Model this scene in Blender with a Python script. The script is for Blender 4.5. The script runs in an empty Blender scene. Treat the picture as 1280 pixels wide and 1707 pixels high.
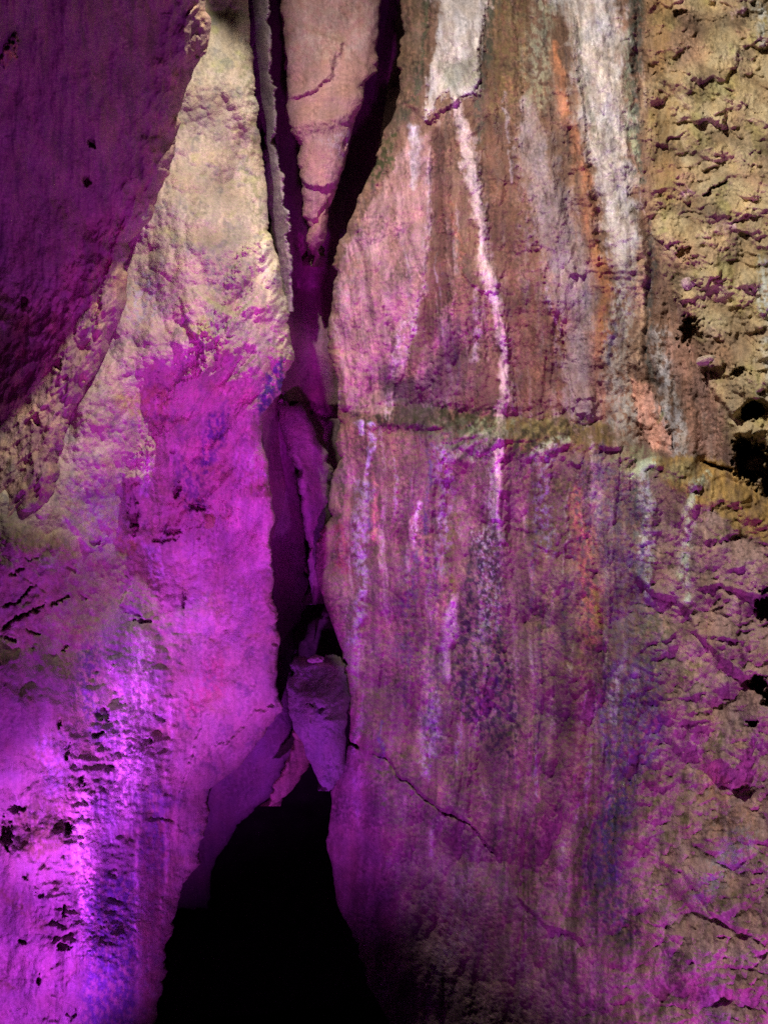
import bpy, math, random
import numpy as np
from mathutils import Matrix, Vector

# ------------------------------------------------------------------ camera, world, lamps, exposure
S = bpy.context.scene
COL = S.collection
F = 1233.0                      # focal length in photo pixels (26 mm phone lens, portrait)
PITCH = math.radians(15)
CAM = np.array([0.0, 0.0, 1.6])
FWD = np.array([0.0, math.cos(PITCH), math.sin(PITCH)])
UPV = np.array([0.0, -math.sin(PITCH), math.cos(PITCH)])
RGT = np.array([1.0, 0.0, 0.0])


def wpt(x, y, d):
    """camera-relative metres (right, up, forward) -> world"""
    return CAM + x * RGT + y * UPV + d * FWD


cd = bpy.data.cameras.new('camera')
cd.sensor_fit = 'VERTICAL'
cd.sensor_height = 36.0
cd.lens = 36.0 * F / 1707.0
cd.clip_end = 200
cam = bpy.data.objects.new('camera', cd)
COL.objects.link(cam)
cam.location = CAM
cam.rotation_euler = (math.radians(90) + PITCH, 0, 0)
S.camera = cam

w = bpy.data.worlds.new('World')
S.world = w
w.use_nodes = True
bg = w.node_tree.nodes['Background']
bg.inputs[0].default_value = (0.55, 0.40, 1.0, 1)
bg.inputs[1].default_value = 0.0035


def spot(name, pos, aim, color, power, size, blend, radius):
    ld = bpy.data.lights.new(name, 'SPOT')
    ld.color = color
    ld.energy = power
    ld.spot_size = math.radians(size)
    ld.spot_blend = blend
    ld.shadow_soft_size = radius
    o = bpy.data.objects.new(name, ld)
    COL.objects.link(o)
    p = Vector(wpt(*pos)); a = Vector(wpt(*aim))
    o.location = p
    o.rotation_euler = (a - p).to_track_quat('-Z', 'Y').to_euler()
    return o


# white lamps above, coloured lamps below; the second white and second violet are added
spot('white_light', (-0.60, 2.75, 1.0), (0.30, 0.25, 3.0), (1.0, 0.88, 0.73), 530, 128, 0.9, 0.03)
spot('white_light', (0.70, 2.7, 0.85), (-0.98, 1.24, 2.36), (1.0, 0.86, 0.70), 500, 41, 0.45, 0.03)  # added to light the rib that the slab hides from the first
spot('violet_light', (-0.75, -2.3, 2.3), (-1.14, -1.35, 2.92), (0.62, 0.05, 1.0), 150, 142, 0.9, 0.03)
spot('violet_light', (-0.95, -2.0, 1.75), (-1.12, -0.98, 3.1), (0.72, 0.09, 1.0), 260, 40, 1.0, 0.03)  # added to put a hot pool of violet on the wet strip
spot('magenta_floodlight', (0.10, -0.7, 0.3), (-0.36, 0.85, 4.0), (0.86, 0.03, 0.95), 340, 50, 1.0, 0.05)
spot('magenta_floodlight', (0.75, -2.5, 0.9), (0.95, -0.1, 2.8), (0.76, 0.10, 0.95), 180, 95, 0.8, 0.05)

S.cycles.use_denoising = False          # keep the grain of a phone picture taken in the dark
S.view_settings.view_transform = 'Standard'
S.view_settings.look = 'None'
S.view_settings.gamma = 1
S.view_settings.exposure = 0
S.view_settings.use_curve_mapping = False

# ------------------------------------------------------------------ numpy noise
R0 = np.random.RandomState(7)
ANG = R0.rand(256, 256).astype(np.float32) * 2 * np.pi
GX, GY = np.cos(ANG), np.sin(ANG)
RND = [R0.rand(256, 256).astype(np.float32) for _ in range(5)]


def pn(x, y, s=0):
    x = x + s * 17.31 + 1000; y = y + s * 9.77 + 1000
    xi = np.floor(x).astype(np.int32); yi = np.floor(y).astype(np.int32)
    fx = (x - xi).astype(np.float32); fy = (y - yi).astype(np.float32)
    ux = fx * fx * fx * (fx * (fx * 6 - 15) + 10); uy = fy * fy * fy * (fy * (fy * 6 - 15) + 10)
    x0 = xi & 255; x1 = (xi + 1) & 255; y0 = yi & 255; y1 = (yi + 1) & 255
    a = GX[x0, y0] * fx + GY[x0, y0] * fy
    b = GX[x1, y0] * (fx - 1) + GY[x1, y0] * fy
    c = GX[x0, y1] * fx + GY[x0, y1] * (fy - 1)
    d = GX[x1, y1] * (fx - 1) + GY[x1, y1] * (fy - 1)
    return ((a + (b - a) * ux) + ((c + (d - c) * ux) - (a + (b - a) * ux)) * uy) * 1.5


def fbm(x, y, s=0, o=4, g=0.5):
    r = 0; a = 1.0; t = 0
    for i in range(o):
        r = r + a * pn(x * 2 ** i, y * 2 ** i, s + i * 3); t += a; a *= g
    return r / t


def ridged(x, y, s=0, o=4, g=0.5):
    r = 0; a = 1.0; t = 0
    for i in range(o):
        r = r + a * (1 - 2 * np.abs(pn(x * 2 ** i, y * 2 ** i, s + i * 3))); t += a; a *= g
    return r / t


def facet(x, y, s=0, tilt=0.6, k=None):
    """blocky chipped relief: the highest of tilted planes seated at jittered cells"""
    x = x + s * 13.7 + 500; y = y + s * 7.9 + 500
    xi = np.floor(x).astype(np.int32); yi = np.floor(y).astype(np.int32)
    best = np.full(x.shape, -9, np.float32)
    k = 1.15 * tilt if k is None else k
    for dx in (-1, 0, 1):
        for dy in (-1, 0, 1):
            cx = (xi + dx) & 255; cy = (yi + dy) & 255
            ex = x - (xi + dx + RND[0][cx, cy]); ey = y - (yi + dy + RND[1][cx, cy])
            h = (RND[2][cx, cy] - .5) * .7 + tilt * ((RND[3][cx, cy] - .5) * ex + (RND[4][cx, cy] - .5) * ey) * 2 - k * (ex * ex + ey * ey)
            best = np.maximum(best, h.astype(np.float32))
    return best


def cells(x, y, s=0):
    """distance to the nearest jittered point"""
    x = x + s * 13.7 + 500; y = y + s * 7.9 + 500
    xi = np.floor(x).astype(np.int32); yi = np.floor(y).astype(np.int32)
    best = np.full(x.shape, 9, np.float32)
    for dx in (-1, 0, 1):
        for dy in (-1, 0, 1):
            cx = (xi + dx) & 255; cy = (yi + dy) & 255
            ex = x - (xi + dx + RND[0][cx, cy]); ey = y - (yi + dy + RND[1][cx, cy])
            best = np.minimum(best, ex * ex + ey * ey)
    return np.sqrt(best)


def ss(a, b, x):
    t = np.clip((x - a) / (b - a), 0, 1)
    return t * t * (3 - 2 * t)


def rbf(pts):
    P = np.array(pts, float)
    x, y, z = P[:, 0] / 500, P[:, 1] / 500, P[:, 2]
    n = len(x)

    def ph(r2):
        return 0.5 * r2 * np.log(r2 + 1e-9)
    A = np.zeros((n + 3, n + 3))
    A[:n, :n] = ph((x[:, None] - x) ** 2 + (y[:, None] - y) ** 2) + np.eye(n) * 0.002
    A[:n, n] = A[n, :n] = 1; A[:n, n + 1] = A[n + 1, :n] = x; A[:n, n + 2] = A[n + 2, :n] = y
    c = np.linalg.solve(A, np.r_[z, 0, 0, 0])

    def f(U, V):
        u = U / 500; v = V / 500
        r = c[n] + c[n + 1] * u + c[n + 2] * v
        for i in range(n):
            r = r + c[i] * ph((u - x[i]) ** 2 + (v - y[i]) ** 2)
        return r
    return f


# ------------------------------------------------------------------ rock field: relief, mineral colour, wetness over a patch
def nearest(U, V, pts):
    """distance to a polyline, signed side (+ left of travel = above for left-to-right), parameter 0..1, width-interpolated"""
    best = np.full(U.shape, 1e9, np.float32); side = np.zeros(U.shape, np.float32)
    tt = np.zeros(U.shape, np.float32); ww = np.zeros(U.shape, np.float32)
    n = len(pts) - 1
    for i in range(n):
        a, b = pts[i], pts[i + 1]
        dx, dy = b[0] - a[0], b[1] - a[1]
        L = dx * dx + dy * dy + 1e-6
        t = np.clip(((U - a[0]) * dx + (V - a[1]) * dy) / L, 0, 1)
        ex = U - (a[0] + t * dx); ey = V - (a[1] + t * dy)
        d = np.sqrt(ex * ex + ey * ey)
        m = d < best
        best = np.where(m, d, best)
        side = np.where(m, np.sign(dy * (U - a[0]) - dx * (V - a[1])), side)
        tt = np.where(m, (i + t) / n, tt)
        if len(a) > 2:
            ww = np.where(m, a[2] + (b[2] - a[2]) * t, ww)
    return best, side, tt, ww


def inpoly(U, V, pts):
    c = np.zeros(U.shape, bool)
    n = len(pts)
    for i in range(n):
        x0, y0 = pts[i]; x1, y1 = pts[(i + 1) % n]
        if y0 == y1:
            continue
        c ^= ((y0 > V) != (y1 > V)) & (U < (x1 - x0) * (V - y0) / (y1 - y0) + x0)
    return c


class Field:
    def __init__(self, U, V, base, warp=7.0, seed=0):
        self.U, self.V, self.s = U, V, seed
        self.wu = U + warp * fbm(U / 45, V / 45, seed + 1, 4, .6) * 1.4
        self.wv = V + warp * fbm(U / 45, V / 45, seed + 9, 4, .6) * 1.4
        self.H = np.zeros(U.shape, np.float32)
        self.C = np.ones(U.shape + (3,), np.float32) * np.array(base, np.float32)
        self.W = np.zeros(U.shape, np.float32)
        self.fine = fbm(U / 7, V / 9, seed + 20, 3, .6)
        self.streak = fbm(U / 9, V / 90, seed + 31, 4, .6)
        self.wob = fbm(U / 60, V / 34, seed + 35, 3, .6) * 1.6
        self.grain = fbm(U / 14, V / 40, seed + 37, 4, .65)

    def box(self, pts, m):
        xs = [p[0] for p in pts]; ys = [p[1] for p in pts]
        r = np.nonzero((self.V[:, 0] > min(ys) - m) & (self.V[:, 0] < max(ys) + m))[0]
        if len(r) == 0:
            return None
        Ur = self.U[r[0]:r[-1] + 1]
        c = np.nonzero((Ur.max(0) > min(xs) - m) & (Ur.min(0) < max(xs) + m))[0]
        if len(c) == 0:
            return None
        return (slice(r[0], r[-1] + 1), slice(c[0], c[-1] + 1))

    def mask_stroke(self, pts, soft=.5, rag=.5):
        """0..1 mask of a stroke whose points carry half-widths"""
        mw = max(p[2] for p in pts) * 2.2 + 12
        B = self.box(pts, mw)
        out = np.zeros(self.U.shape, np.float32)
        if B is None:
            return out
        d, _, t, wd = nearest(self.wu[B], self.wv[B], pts)
        q = d / np.maximum(wd, .5) / (1 + .55 * np.clip(self.wob[B], -1, 1)) + rag * (self.fine[B] * 1.1 + self.streak[B] * 1.4)
        soft = min(soft * 1.5, .95)
        out[B] = 1 - ss(1 - soft, 1 + soft, q)
        return out

    def mask_poly(self, pts, soft=10, rag=8):
        B = self.box(pts, soft * 3 + rag * 3)
        out = np.zeros(self.U.shape, np.float32)
        if B is None:
            return out
        u, v = self.wu[B], self.wv[B]
        d, _, _, _ = nearest(u, v, list(pts) + [pts[0]])
        sd = np.where(inpoly(u, v, pts), d, -d) + rag * (self.fine[B] + self.streak[B])
        out[B] = ss(-soft * .5, soft * .5, sd)
        return out

    def paint(self, m, col, op=1.0, gap=0.0, scale=1.0, wet=None):
        """gap > 0 breaks the stain up into speckles"""
        r = np.nonzero(m.max(1) > .002)[0]; c = np.nonzero(m.max(0) > .002)[0]
        if len(r) == 0:
            return
        B = (slice(r[0], r[-1] + 1), slice(c[0], c[-1] + 1))
        m = m[B]
        if gap > 0:
            n = fbm(self.U[B] / (10 * scale), self.V[B] / (14 * scale), self.s + 50 + int(col[0] * 97), 4, .65)
            m = m * ss(-.25 + gap * .5, .05 + gap * .5, n)
        g = self.grain[B]
        m = (m * op * np.clip(.95 + .8 * g, .45, 1))[..., None]
        self.C[B] = self.C[B] * (1 - m) + np.array(col, np.float32) * m * np.clip(1 + .5 * g, .5, 1.6)[..., None]
        if wet is not None:
            self.W[B] = self.W[B] * (1 - m[..., 0]) + wet * m[..., 0]

    def st(self, pts, col, op=1, gap=0, soft=.5, rag=.5, wet=None, h=0):
        m = self.mask_stroke(pts, soft, rag)
        self.paint(m, col, op, gap, wet=wet)
        if h:
            self.H += h * self.mask_stroke([(a, b, c * 1.2 + 1) for a, b, c in pts], .65, .12)

    def po(self, pts, col, op=1, gap=0, soft=10, rag=8, wet=None, h=0, scale=1.0):
        m = self.mask_poly(pts, soft, rag)
        self.paint(m, col, op, gap, scale, wet)
        if h:
            self.H += h * m

    def step(self, pts, h, w=8, fade=80, ends=.12, rag=3):
        """overhang: rock on the left of travel (above, for left-to-right) stands h proud, dropping over w pixels"""
        p2 = [(p[0], p[1]) for p in pts]
        B = self.box(p2, fade * 3 + 20)
        if B is None:
            return
        d, sd, t, _ = nearest(self.wu[B] + rag * self.fine[B], self.wv[B] + rag * 1.5 * self.fine[B], p2)
        s = d * sd
        f = np.where(s >= 0, np.exp(-s / fade), 1 - ss(0, w, -s))
        e = ss(0, ends, t) * ss(0, ends, 1 - t) if ends > 0 else 1
        self.H[B] += h * f * e * (1 - ss(fade * 1.8, fade * 3, d))

    def crack(self, pts, depth, w=3, rag=2):
        p2 = [(p[0], p[1]) for p in pts]
        B = self.box(p2, w * 4 + 20)
        if B is None:
            return
        d, _, t, _ = nearest(self.wu[B] + rag * self.fine[B] * 2, self.wv[B] + rag * 2 * self.fine[B], p2)
        e = ss(0, .15, t) * ss(0, .15, 1 - t)
        self.H[B] -= depth * .7 * (1 - ss(w * .15, w * .9, d)) * e

    def pit(self, x, y, rx, ry, depth, rag=.5):
        B = self.box([(x, y)], max(rx, ry) * 2 + 20)
        if B is None:
            return
        q = np.sqrt(((self.wu[B] - x) / rx) ** 2 + ((self.wv[B] - y) / ry) ** 2) + rag * (self.fine[B] + .6 * fbm(self.U[B] / 18, self.V[B] / 18, 77, 3))
        self.H[B] -= depth * (1 - ss(.6, 1.15, q))

    def bump(self, x, y, rx, ry, h, rag=.3):
        B = self.box([(x, y)], max(rx, ry) * 2 + 20)
        if B is None:
            return
        q = np.sqrt(((self.wu[B] - x) / rx) ** 2 + ((self.wv[B] - y) / ry) ** 2) + rag * self.fine[B]
        self.H[B] += h * (1 - ss(.1, 1.1, q))

    def mottle(self, amt=.25):
        amt = amt * 1.3
        vary = .35 + 1.1 * ss(-.25, .35, fbm(self.U / 48, self.V / 60, self.s + 69, 3))
        n = fbm(self.U / 60, self.V / 70, self.s + 60, 3) * .8 + fbm(self.U / 6, self.V / 6, self.s + 63, 3, .7) * .8 * vary + self.streak * .35
        self.C *= np.clip(1 + amt * 2 * n, .3, 2.0)[..., None]
        hue = fbm(self.U / 35, self.V / 50, self.s + 66, 4, .6) * amt
        self.C *= np.stack([1 + hue * .5, 1 + hue * .1, 1 - hue * .6], -1)
        self.C = np.clip(self.C, .01, .8)


# ------------------------------------------------------------------ materials
def rock_material(name, bump=.5, scale=1.0, rough=.8):
    m = bpy.data.materials.new(name)
    m.use_nodes = True
    nt = m.node_tree; N = nt.nodes; L = nt.links
    b = N['Principled BSDF']
    tc = N.new('ShaderNodeTexCoord')
    a = N.new('ShaderNodeAttribute'); a.attribute_name = 'rock_colour'
    wa = N.new('ShaderNodeAttribute'); wa.attribute_name = 'wet'
    n1 = N.new('ShaderNodeTexNoise'); n1.inputs['Scale'].default_value = 55 * scale; n1.inputs['Detail'].default_value = 8; n1.inputs['Roughness'].default_value = .7
    n2 = N.new('ShaderNodeTexNoise'); n2.inputs['Scale'].default_value = 170 * scale; n2.inputs['Detail'].default_value = 4
    L.new(tc.outputs['Object'], n1.inputs['Vector']); L.new(tc.outputs['Object'], n2.inputs['Vector'])
    r = N.new('ShaderNodeMapRange'); r.inputs[1].default_value = .3; r.inputs[2].default_value = .7; r.inputs[3].default_value = .66; r.inputs[4].default_value = 1.3
    mx = N.new('ShaderNodeMath'); mx.operation = 'MULTIPLY_ADD'; mx.inputs[1].default_value = .5
    hf = N.new('ShaderNodeMath'); hf.operation = 'MULTIPLY'; hf.inputs[1].default_value = .5
    L.new(n1.outputs['Fac'], hf.inputs[0]); L.new(n2.outputs['Fac'], mx.inputs[0]); L.new(hf.outputs[0], mx.inputs[2]); L.new(mx.outputs[0], r.inputs[0])
    mu = N.new('ShaderNodeVectorMath'); mu.operation = 'SCALE'
    L.new(a.outputs['Color'], mu.inputs[0]); L.new(r.outputs[0], mu.inputs['Scale'])
    L.new(mu.outputs[0], b.inputs['Base Color'])
    rr = N.new('ShaderNodeMapRange'); rr.inputs[3].default_value = rough; rr.inputs[4].default_value = .17
    L.new(wa.outputs['Fac'], rr.inputs[0]); L.new(rr.outputs[0], b.inputs['Roughness'])
    sp = N.new('ShaderNodeMapRange'); sp.inputs[3].default_value = .35; sp.inputs[4].default_value = .8
    L.new(wa.outputs['Fac'], sp.inputs[0]); L.new(sp.outputs[0], b.inputs['Specular IOR Level'])
    ad = N.new('ShaderNodeMath'); ad.operation = 'MULTIPLY_ADD'; ad.inputs[1].default_value = .35
    L.new(n2.outputs['Fac'], ad.inputs[0]); L.new(n1.outputs['Fac'], ad.inputs[2])
    bp = N.new('ShaderNodeBump'); bp.inputs['Strength'].default_value = bump; bp.inputs['Distance'].default_value = .018
    L.new(ad.outputs[0], bp.inputs['Height']); L.new(bp.outputs[0], b.inputs['Normal'])
    return m


ROCK = rock_material('cave_rock')
DARK = rock_material('deep_rock', rough=.95)


def simple_material(name, col, rough=.8, scale=30):
    m = bpy.data.materials.new(name); m.use_nodes = True
    nt = m.node_tree; N = nt.nodes; L = nt.links; b = N['Principled BSDF']
    tc = N.new('ShaderNodeTexCoord'); n = N.new('ShaderNodeTexNoise'); n.inputs['Scale'].default_value = scale; n.inputs['Detail'].default_value = 8
    L.new(tc.outputs['Object'], n.inputs['Vector'])
    r = N.new('ShaderNodeValToRGB'); r.color_ramp.elements[0].position = .3; r.color_ramp.elements[1].position = .75
    r.color_ramp.elements[0].color = (*[c * .5 for c in col], 1); r.color_ramp.elements[1].color = (*[c * 1.4 for c in col], 1)
    L.new(n.outputs['Fac'], r.inputs[0]); L.new(r.outputs[0], b.inputs['Base Color'])
    b.inputs['Roughness'].default_value = rough
    bp = N.new('ShaderNodeBump'); bp.inputs['Strength'].default_value = .5; bp.inputs['Distance'].default_value = .02
    L.new(n.outputs['Fac'], bp.inputs['Height']); L.new(bp.outputs[0], b.inputs['Normal'])
    return m


# ------------------------------------------------------------------ meshes
def tag(o, label=None, cat=None, group=None, kind=None):
    if label: o['label'] = label
    if cat: o['category'] = cat
    if group: o['group'] = group
    if kind: o['kind'] = kind
    return o


def empty(name, loc, label, cat, group=None):
    e = bpy.data.objects.new(name, None)
    e.empty_display_size = .1
    e.location = loc
    COL.objects.link(e)
    return tag(e, label, cat, group)


def link_mesh(name, co, quads, C=None, W=None, mat=None, parent=None, smooth=True):
    me = bpy.data.meshes.new(name)
    nv, nf = len(co), len(quads)
    me.vertices.add(nv); me.loops.add(nf * 4); me.polygons.add(nf)
    if parent is not None:
        co = co - np.array(parent.location, dtype=np.float64)
    me.vertices.foreach_set('co', np.ascontiguousarray(co, np.float32).ravel())
    me.loops.foreach_set('vertex_index', np.ascontiguousarray(quads, np.int32).ravel())
    me.polygons.foreach_set('loop_start', np.arange(0, nf * 4, 4, dtype=np.int32))
    me.polygons.foreach_set('use_smooth', np.full(nf, smooth, bool))
    me.update(calc_edges=True)
    if C is not None:
        at = me.attributes.new('rock_colour', 'FLOAT_COLOR', 'POINT')
        at.data.foreach_set('color', np.concatenate([C, np.ones((nv, 1))], 1).astype(np.float32).ravel())
    if W is not None:
        at = me.attributes.new('wet', 'FLOAT', 'POINT')
        at.data.foreach_set('value', W.astype(np.float32).ravel())
    if mat: me.materials.append(mat)
    o = bpy.data.objects.new(name, me)
    COL.objects.link(o)
    if parent is not None:
        o.parent = parent
    return o


def px3(u, v, d):
    """the point seen at photo position (u, v) at distance d along the view"""
    return wpt((u - 640) / F * d, -(v - 853.5) / F * d, d)


def ray_points(U, V, D):
    X = (U - 640) / F * D; Y = -(V - 853.5) / F * D
    return CAM + X[..., None] * RGT + Y[..., None] * UPV + D[..., None] * FWD


BACK = np.array([.006, .016, .03, .05, .08, .13, .2, .3, .45, .65, .9])


DEPTHS = {}


def rock_body(vs, ul, ur, nu, dep, build, curl=(True, True), seed=0, regions=None, back=1.0, rnd=(26, .06), curl_tb=(False, False), mat=None, jag=1.0, dmin=None):
    """A solid-looking shell: a finely sampled face between the outlines ul(v)..ur(v) that rolls back into the dark at its free edges.
    regions(field) -> integer per vertex; returns list of (region, verts, quads, C, W)."""
    vs = np.asarray(vs, np.float64)
    a = np.linspace(0, 1, nu) if np.isscalar(nu) else np.concatenate([np.linspace(0, nu[0], nu[1])[:-1], np.linspace(nu[0], 1, nu[2])])   # coarser outside the picture
    nu = len(a)
    L = ul(vs)[:, None]; Rr = np.maximum(ur(vs)[:, None], L + 2)
    U = L + (Rr - L) * a[None, :]
    V = np.repeat(vs[:, None], nu, 1).astype(float)
    eL = (U - L) if curl[0] else np.full(U.shape, 999.); eR = (Rr - U) if curl[1] else np.full(U.shape, 999.)
    jg = 6 * jag * (fbm(U / 40, V / 31, seed + 61, 5, .6) * 1.5 + .4 * facet(U / 30, V / 41 + fbm(U / 50, V / 60, 5, 2), seed + 62, 1.2))
    jg = jg * (.25 + 1.5 * ss(-.3, .4, fbm(U / 120, V / 90, seed + 66, 2)))
    U = U + jg * np.exp(-np.minimum(eL, eR) / 26)
    if curl_tb[0] or curl_tb[1]:
        eT = V - vs[0] if curl_tb[0] else 999.; eB = vs[-1] - V if curl_tb[1] else 999.
        V = V + 9 * jag * (fbm(U / 19, V / 40, seed + 64, 3, .6) * 1.6 - .1) * np.exp(-np.minimum(eT, eB) / 22)
    f = Field(U, V, (.3, .26, .2), seed=seed)
    extra = build(f)
    D = np.maximum(dep(U, V), dmin(U, V) if dmin else 0) - f.H
    rp, rd = rnd
    if curl[0]:
        D = D + rd * (1 - np.sqrt(1 - np.clip(1 - eL / rp, 0, 1) ** 2))
    if curl[1]:
        D = D + rd * (1 - np.sqrt(1 - np.clip(1 - eR / rp, 0, 1) ** 2))
    if curl_tb[0]:
        D = D + rd * (1 - np.sqrt(1 - np.clip(1 - np.maximum(V - vs[0], 0) / rp, 0, 1) ** 2))
    if curl_tb[1]:
        D = D + rd * (1 - np.sqrt(1 - np.clip(1 - np.maximum(vs[-1] - V, 0) / rp, 0, 1) ** 2))
    C, W = f.C, f.W
    DEPTHS[seed] = (U, V, D)
    reg = regions(f) if regions is not None else np.zeros(U.shape, np.int32)

    def roll(U, V, D, C, W, reg, side):
        k = len(BACK)
        e = 0 if side == 0 else -1
        sgn = 1 if side == 0 else -1
        inn = BACK * 22 * sgn
        n = fbm(V[:, e][:, None] / 30, (BACK * 40)[None, :], seed + 90 + side, 3) * 6
        Ue = U[:, e][:, None] + inn[None, :] + n * np.minimum(BACK * 12, 1)[None, :]
        Ve = np.repeat(V[:, e][:, None], k, 1)
        De = D[:, e][:, None] + BACK[None, :] * back
        Ce = np.repeat(C[:, e][:, None, :], k, 1); We = np.repeat(W[:, e][:, None], k, 1); Re = np.repeat(reg[:, e][:, None], k, 1)
        if side == 0:
            fl = slice(None, None, -1)
            return [np.concatenate([x[:, fl], y], 1) for x, y in ((Ue, U), (Ve, V), (De, D), (Ce, C), (We, W), (Re, reg))]
        return [np.concatenate([y, x], 1) for x, y in ((Ue, U), (Ve, V), (De, D), (Ce, C), (We, W), (Re, reg))]
    if curl[0]: U, V, D, C, W, reg = roll(U, V, D, C, W, reg, 0)
    if curl[1]: U, V, D, C, W, reg = roll(U, V, D, C, W, reg, 1)

    def roll_tb(A, bottom):
        U, V, D, C, W, reg = A
        e = -1 if bottom else 0
        sg = -1 if bottom else 1
        b = BACK[:, None]
        Ue = U[e][None, :] + 0 * b; Ve = V[e][None, :] + sg * b * 30 + fbm(U[e][None, :] / 30, b * 40, seed + 95, 3) * 5 * np.minimum(b * 12, 1)
        De = D[e][None, :] + b * back
        k = len(BACK)
        ex = (Ue, Ve, De, np.repeat(C[e][None], k, 0), np.repeat(W[e][None], k, 0), np.repeat(reg[e][None], k, 0))
        if bottom:
            return [np.concatenate([y, x], 0) for x, y in zip(ex, A)]
        return [np.concatenate([x[::-1], y], 0) for x, y in zip(ex, A)]
    if curl_tb[0]: U, V, D, C, W, reg = roll_tb((U, V, D, C, W, reg), False)
    if curl_tb[1]: U, V, D, C, W, reg = roll_tb((U, V, D, C, W, reg), True)
    P = ray_points(U, V, D)
    h, wd = U.shape
    idx = np.arange(h * wd).reshape(h, wd)
    q = np.stack([idx[:-1, :-1], idx[1:, :-1], idx[1:, 1:], idx[:-1, 1:]], -1).reshape(-1, 4)
    fr = reg[:-1, :-1].ravel()
    P = P.reshape(-1, 3); C = C.reshape(-1, 3); W = W.ravel()
    out = {}
    for r in np.unique(fr):
        qq = q[fr == r]
        used, inv = np.unique(qq, return_inverse=True)
        out[int(r)] = (P[used], inv.reshape(-1, 4), C[used], W[used])
    return out


def curve(pts, jag=4, scale=22, seed=0):
    ys = [p[1] for p in pts]; xs = [p[0] for p in pts]

    def f(v):
        v = np.asarray(v, float)
        return np.interp(v, ys, xs) + jag * (1.6 * fbm(v / 71, v / 190 + .5, 40 + seed, 2) + 1.2 * fbm(v / scale, v / 47, 43 + seed, 2, .5))
    return f


def rows(v0, v1, step=1.75, coarse=8):
    a = []
    if v0 < -20:
        a.append(np.arange(v0, -20, coarse)); s = -20
    else:
        s = v0
    e = min(v1, 1727)
    a.append(np.arange(s, e, step))
    if v1 > 1727:
        a.append(np.arange(1727, v1, coarse))
    return np.concatenate(a)


Q = 1.6            # sampling of the rock faces, in photo pixels

# ================================================================== RIGHT WALL
right_edge = curve([(690, -200), (668, 0), (668, 130), (655, 200), (612, 300), (556, 430), (548, 560), (568, 690), (560, 780), (545, 860),
                    (526, 905), (522, 945), (545, 1010), (572, 1085), (580, 1160), (580, 1245), (556, 1310), (545, 1400), (560, 1500), (600, 1600), (655, 1720), (710, 1900)], 4, 60, 1)
rw_dep = rbf([(560, 400, 3.42), (560, 680, 3.36), (540, 1000, 3.4), (580, 1250, 3.4), (600, 1420, 3.6), (560, 1550, 4.1), (600, 1750, 4.5), (700, 1600, 3.6), (720, 1800, 4.0),
              (700, 0, 3.6), (690, 300, 3.35), (700, 520, 3.2), (690, 690, 3.3), (700, 900, 3.2), (720, 1200, 3.2),
              (850, 0, 3.45), (850, 350, 3.15), (870, 680, 3.05), (870, 1000, 2.95), (880, 1250, 2.95), (880, 1500, 3.05),
              (1000, 0, 3.25), (1030, 350, 3.0), (1040, 680, 2.9), (1040, 1000, 2.75), (1040, 1350, 2.75), (1000, 1700, 2.8),
              (1150, 0, 3.1), (1180, 350, 2.8), (1180, 600, 2.72), (1180, 1000, 2.55), (1180, 1400, 2.5), (1180, 1750, 2.4),
              (1300, 0, 2.9), (1300, 400, 2.6), (1300, 650, 2.5), (1300, 1000, 2.4), (1300, 1400, 2.25), (1300, 1750, 2.1),
              (1500, 0, 2.5), (1500, 800, 2.1), (1500, 1700, 1.75), (2100, 0, 1.9), (2100, 800, 1.6), (2100, 1700, 1.4), (650, -200, 4.0), (1300, -250, 3.2), (900, 1950, 3.4)])

RUGGED = [(1078, -250), (1076, 0), (1078, 230), (1088, 380), (1105, 450), (1150, 540), (1175, 600), (1195, 660), (1215, 740), (1245, 790), (1290, 830), (2200, 900), (2200, -250)]
SHELF = [(1085, 765), (1130, 760), (1190, 762), (1240, 790), (1290, 828), (2200, 900), (2200, 960), (1290, 905), (1235, 895), (1190, 850), (1120, 815)]
BLOCK = [(585, 1250), (640, 1268), (690, 1318), (740, 1352), (752, 1325), (800, 1395), (842, 1440), (862, 1490), (925, 1545), (985, 1575), (1010, 1640), (1030, 1950), (500, 1950), (500, 1300)]


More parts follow.
